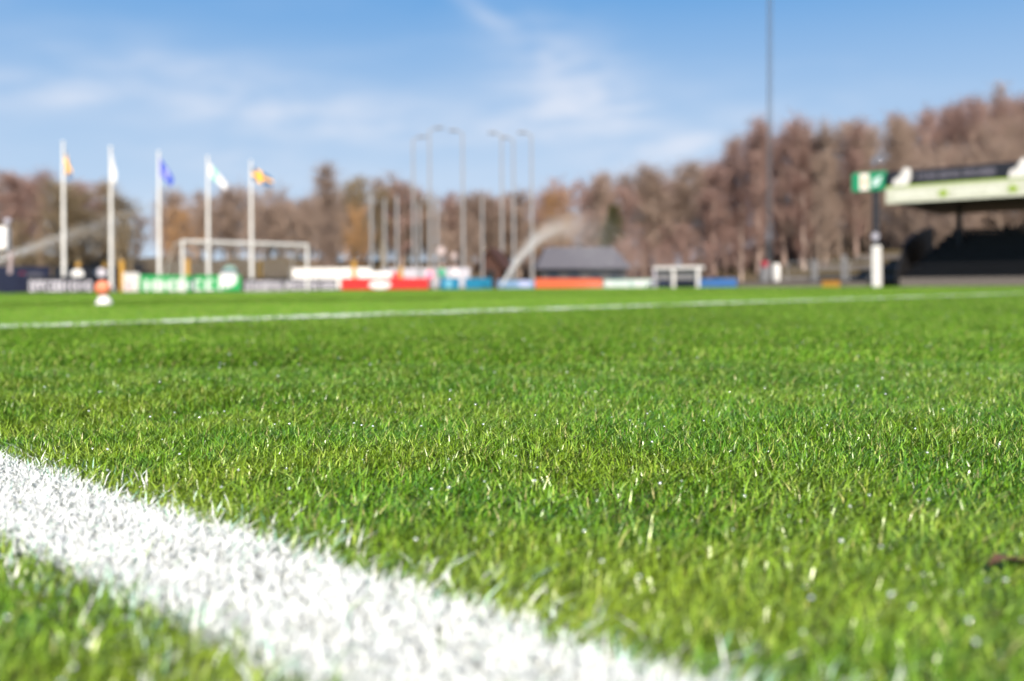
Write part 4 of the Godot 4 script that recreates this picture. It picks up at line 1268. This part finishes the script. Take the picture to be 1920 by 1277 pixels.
	for k in 8:
		var a := -0.036 + 0.009 * k; var b := a + 0.009
		var wa := 0.010 * sin(PI * k / 8.0) + 0.0008; var wb := 0.010 * sin(PI * (k + 1) / 8.0) + 0.0008
		var ya := 0.004 * sin(k * 0.8); var yb := 0.004 * sin((k + 1) * 0.8)
		lf.quad(Vector3(a, ya, 0), Vector3(a, ya + 0.004, -wa), Vector3(b, yb + 0.004, -wb), Vector3(b, yb, 0))
		lf.quad(Vector3(a, ya + 0.003, wa), Vector3(a, ya, 0), Vector3(b, yb, 0), Vector3(b, yb + 0.003, wb))
	obj("blade", lf, M.dead_leaf, t)
	obj("stalk", a_tube([Vector3(0.036, 0, 0), Vector3(0.056, 0.003, 0.004)], [0.0012, 0.0008], 6), M.dead_leaf, t)

# ---------------------------------------------------------------- water
func make_water():
	sprinkler(bearing(942.0, 63.0), Vector3(5.1, 8.9, -0.3), 1.75, 26000, 1.1, 1.2, 0.36, "water jet arching up in front of the grey roof", "small sprinkler head at the foot of the arching water jet")
	sprinkler(bearing(-130.0, 58.0), Vector3(28.0, 12.8, -1.0), 0.47, 12000, 0.8, 0.26, 0.36, "fine straight water jet rising behind the first two flagpoles", "small sprinkler head beyond the end of the navy board")
	dew()

func sprinkler(at: Vector3, speed: Vector3, flight: float, n: int, bias: float, widen: float, dense: float, label: String, head_label: String):
	var h := thing("sprinkler", head_label, "sprinkler", at)
	obj("riser", a_tube([Vector3.ZERO, Vector3(0, 0.22, 0)], [0.05, 0.04], 10), M.dark_steel, h)
	obj("nozzle", a_tube([Vector3(0, 0.22, 0), Vector3(0, 0.25, 0) + speed.normalized() * 0.25], [0.035, 0.018], 8), M.galvanised, h)
	var drop := SphereMesh.new(); drop.radius = 1.0; drop.height = 2.0; drop.radial_segments = 6; drop.rings = 3
	var mm := MultiMesh.new(); mm.transform_format = MultiMesh.TRANSFORM_3D; mm.mesh = drop; mm.instance_count = n
	var start := at + Vector3(0, 0.3, 0)
	for k in n:
		var s := pow(rng.randf(), bias)
		var t := flight * s
		var lag := pow(rng.randf(), 2.0) * s                    # small drops slow down and sink out of the jet
		var p := start + speed * t * (1.0 - 0.22 * lag) + Vector3(0, -4.9 * t * t, 0)
		p.y -= lag * 1.2 * s
		var w := 0.04 + widen * (0.6 * s + 0.5 * s * s)
		p += Vector3(rng.randfn() * w, rng.randfn() * w * 0.8, rng.randfn() * w)
		if p.y < 0.04: p.y = 0.04 + rng.randf() * 0.3
		var r := rng.randf_range(0.008, 0.017) * sqrt(dense) * lerpf(1.15, 0.7, s)
		mm.set_instance_transform(k, Transform3D(Basis.from_scale(Vector3.ONE * r), p))
	var o := MultiMeshInstance3D.new(); o.name = numbered("water_spray"); o.multimesh = mm; o.material_override = M.water_drop
	add_child(o, true)
	tag(o, label, "water spray", "", "stuff")

func dew():
	var drop := SphereMesh.new(); drop.radius = 1.0; drop.height = 2.0; drop.radial_segments = 12; drop.rings = 6
	var n := 400
	var mm := MultiMesh.new(); mm.transform_format = MultiMesh.TRANSFORM_3D; mm.mesh = drop; mm.instance_count = n
	for k in n:
		var d := 0.45 + 6.0 * pow(rng.randf(), 1.4)
		var x := rng.randf_range(-0.6, 0.6) * d
		var r := rng.randf_range(0.0006, 0.0015) * (1.0 + 0.22 * d)
		var tilt := Basis(Vector3(rng.randfn(), 0, rng.randfn()).normalized(), rng.randfn() * 0.45)
		mm.set_instance_transform(k, Transform3D(tilt * Basis.from_scale(Vector3(r, r * 0.7, r)), Vector3(x, gy(x, -d) + rng.randf_range(0.018, 0.028), -d)))
	var o := MultiMeshInstance3D.new(); o.name = numbered("dew_drops"); o.multimesh = mm; o.material_override = M.dew
	add_child(o, true)
	tag(o, "tiny glinting dew drops on the grass tips", "dew", "", "stuff")
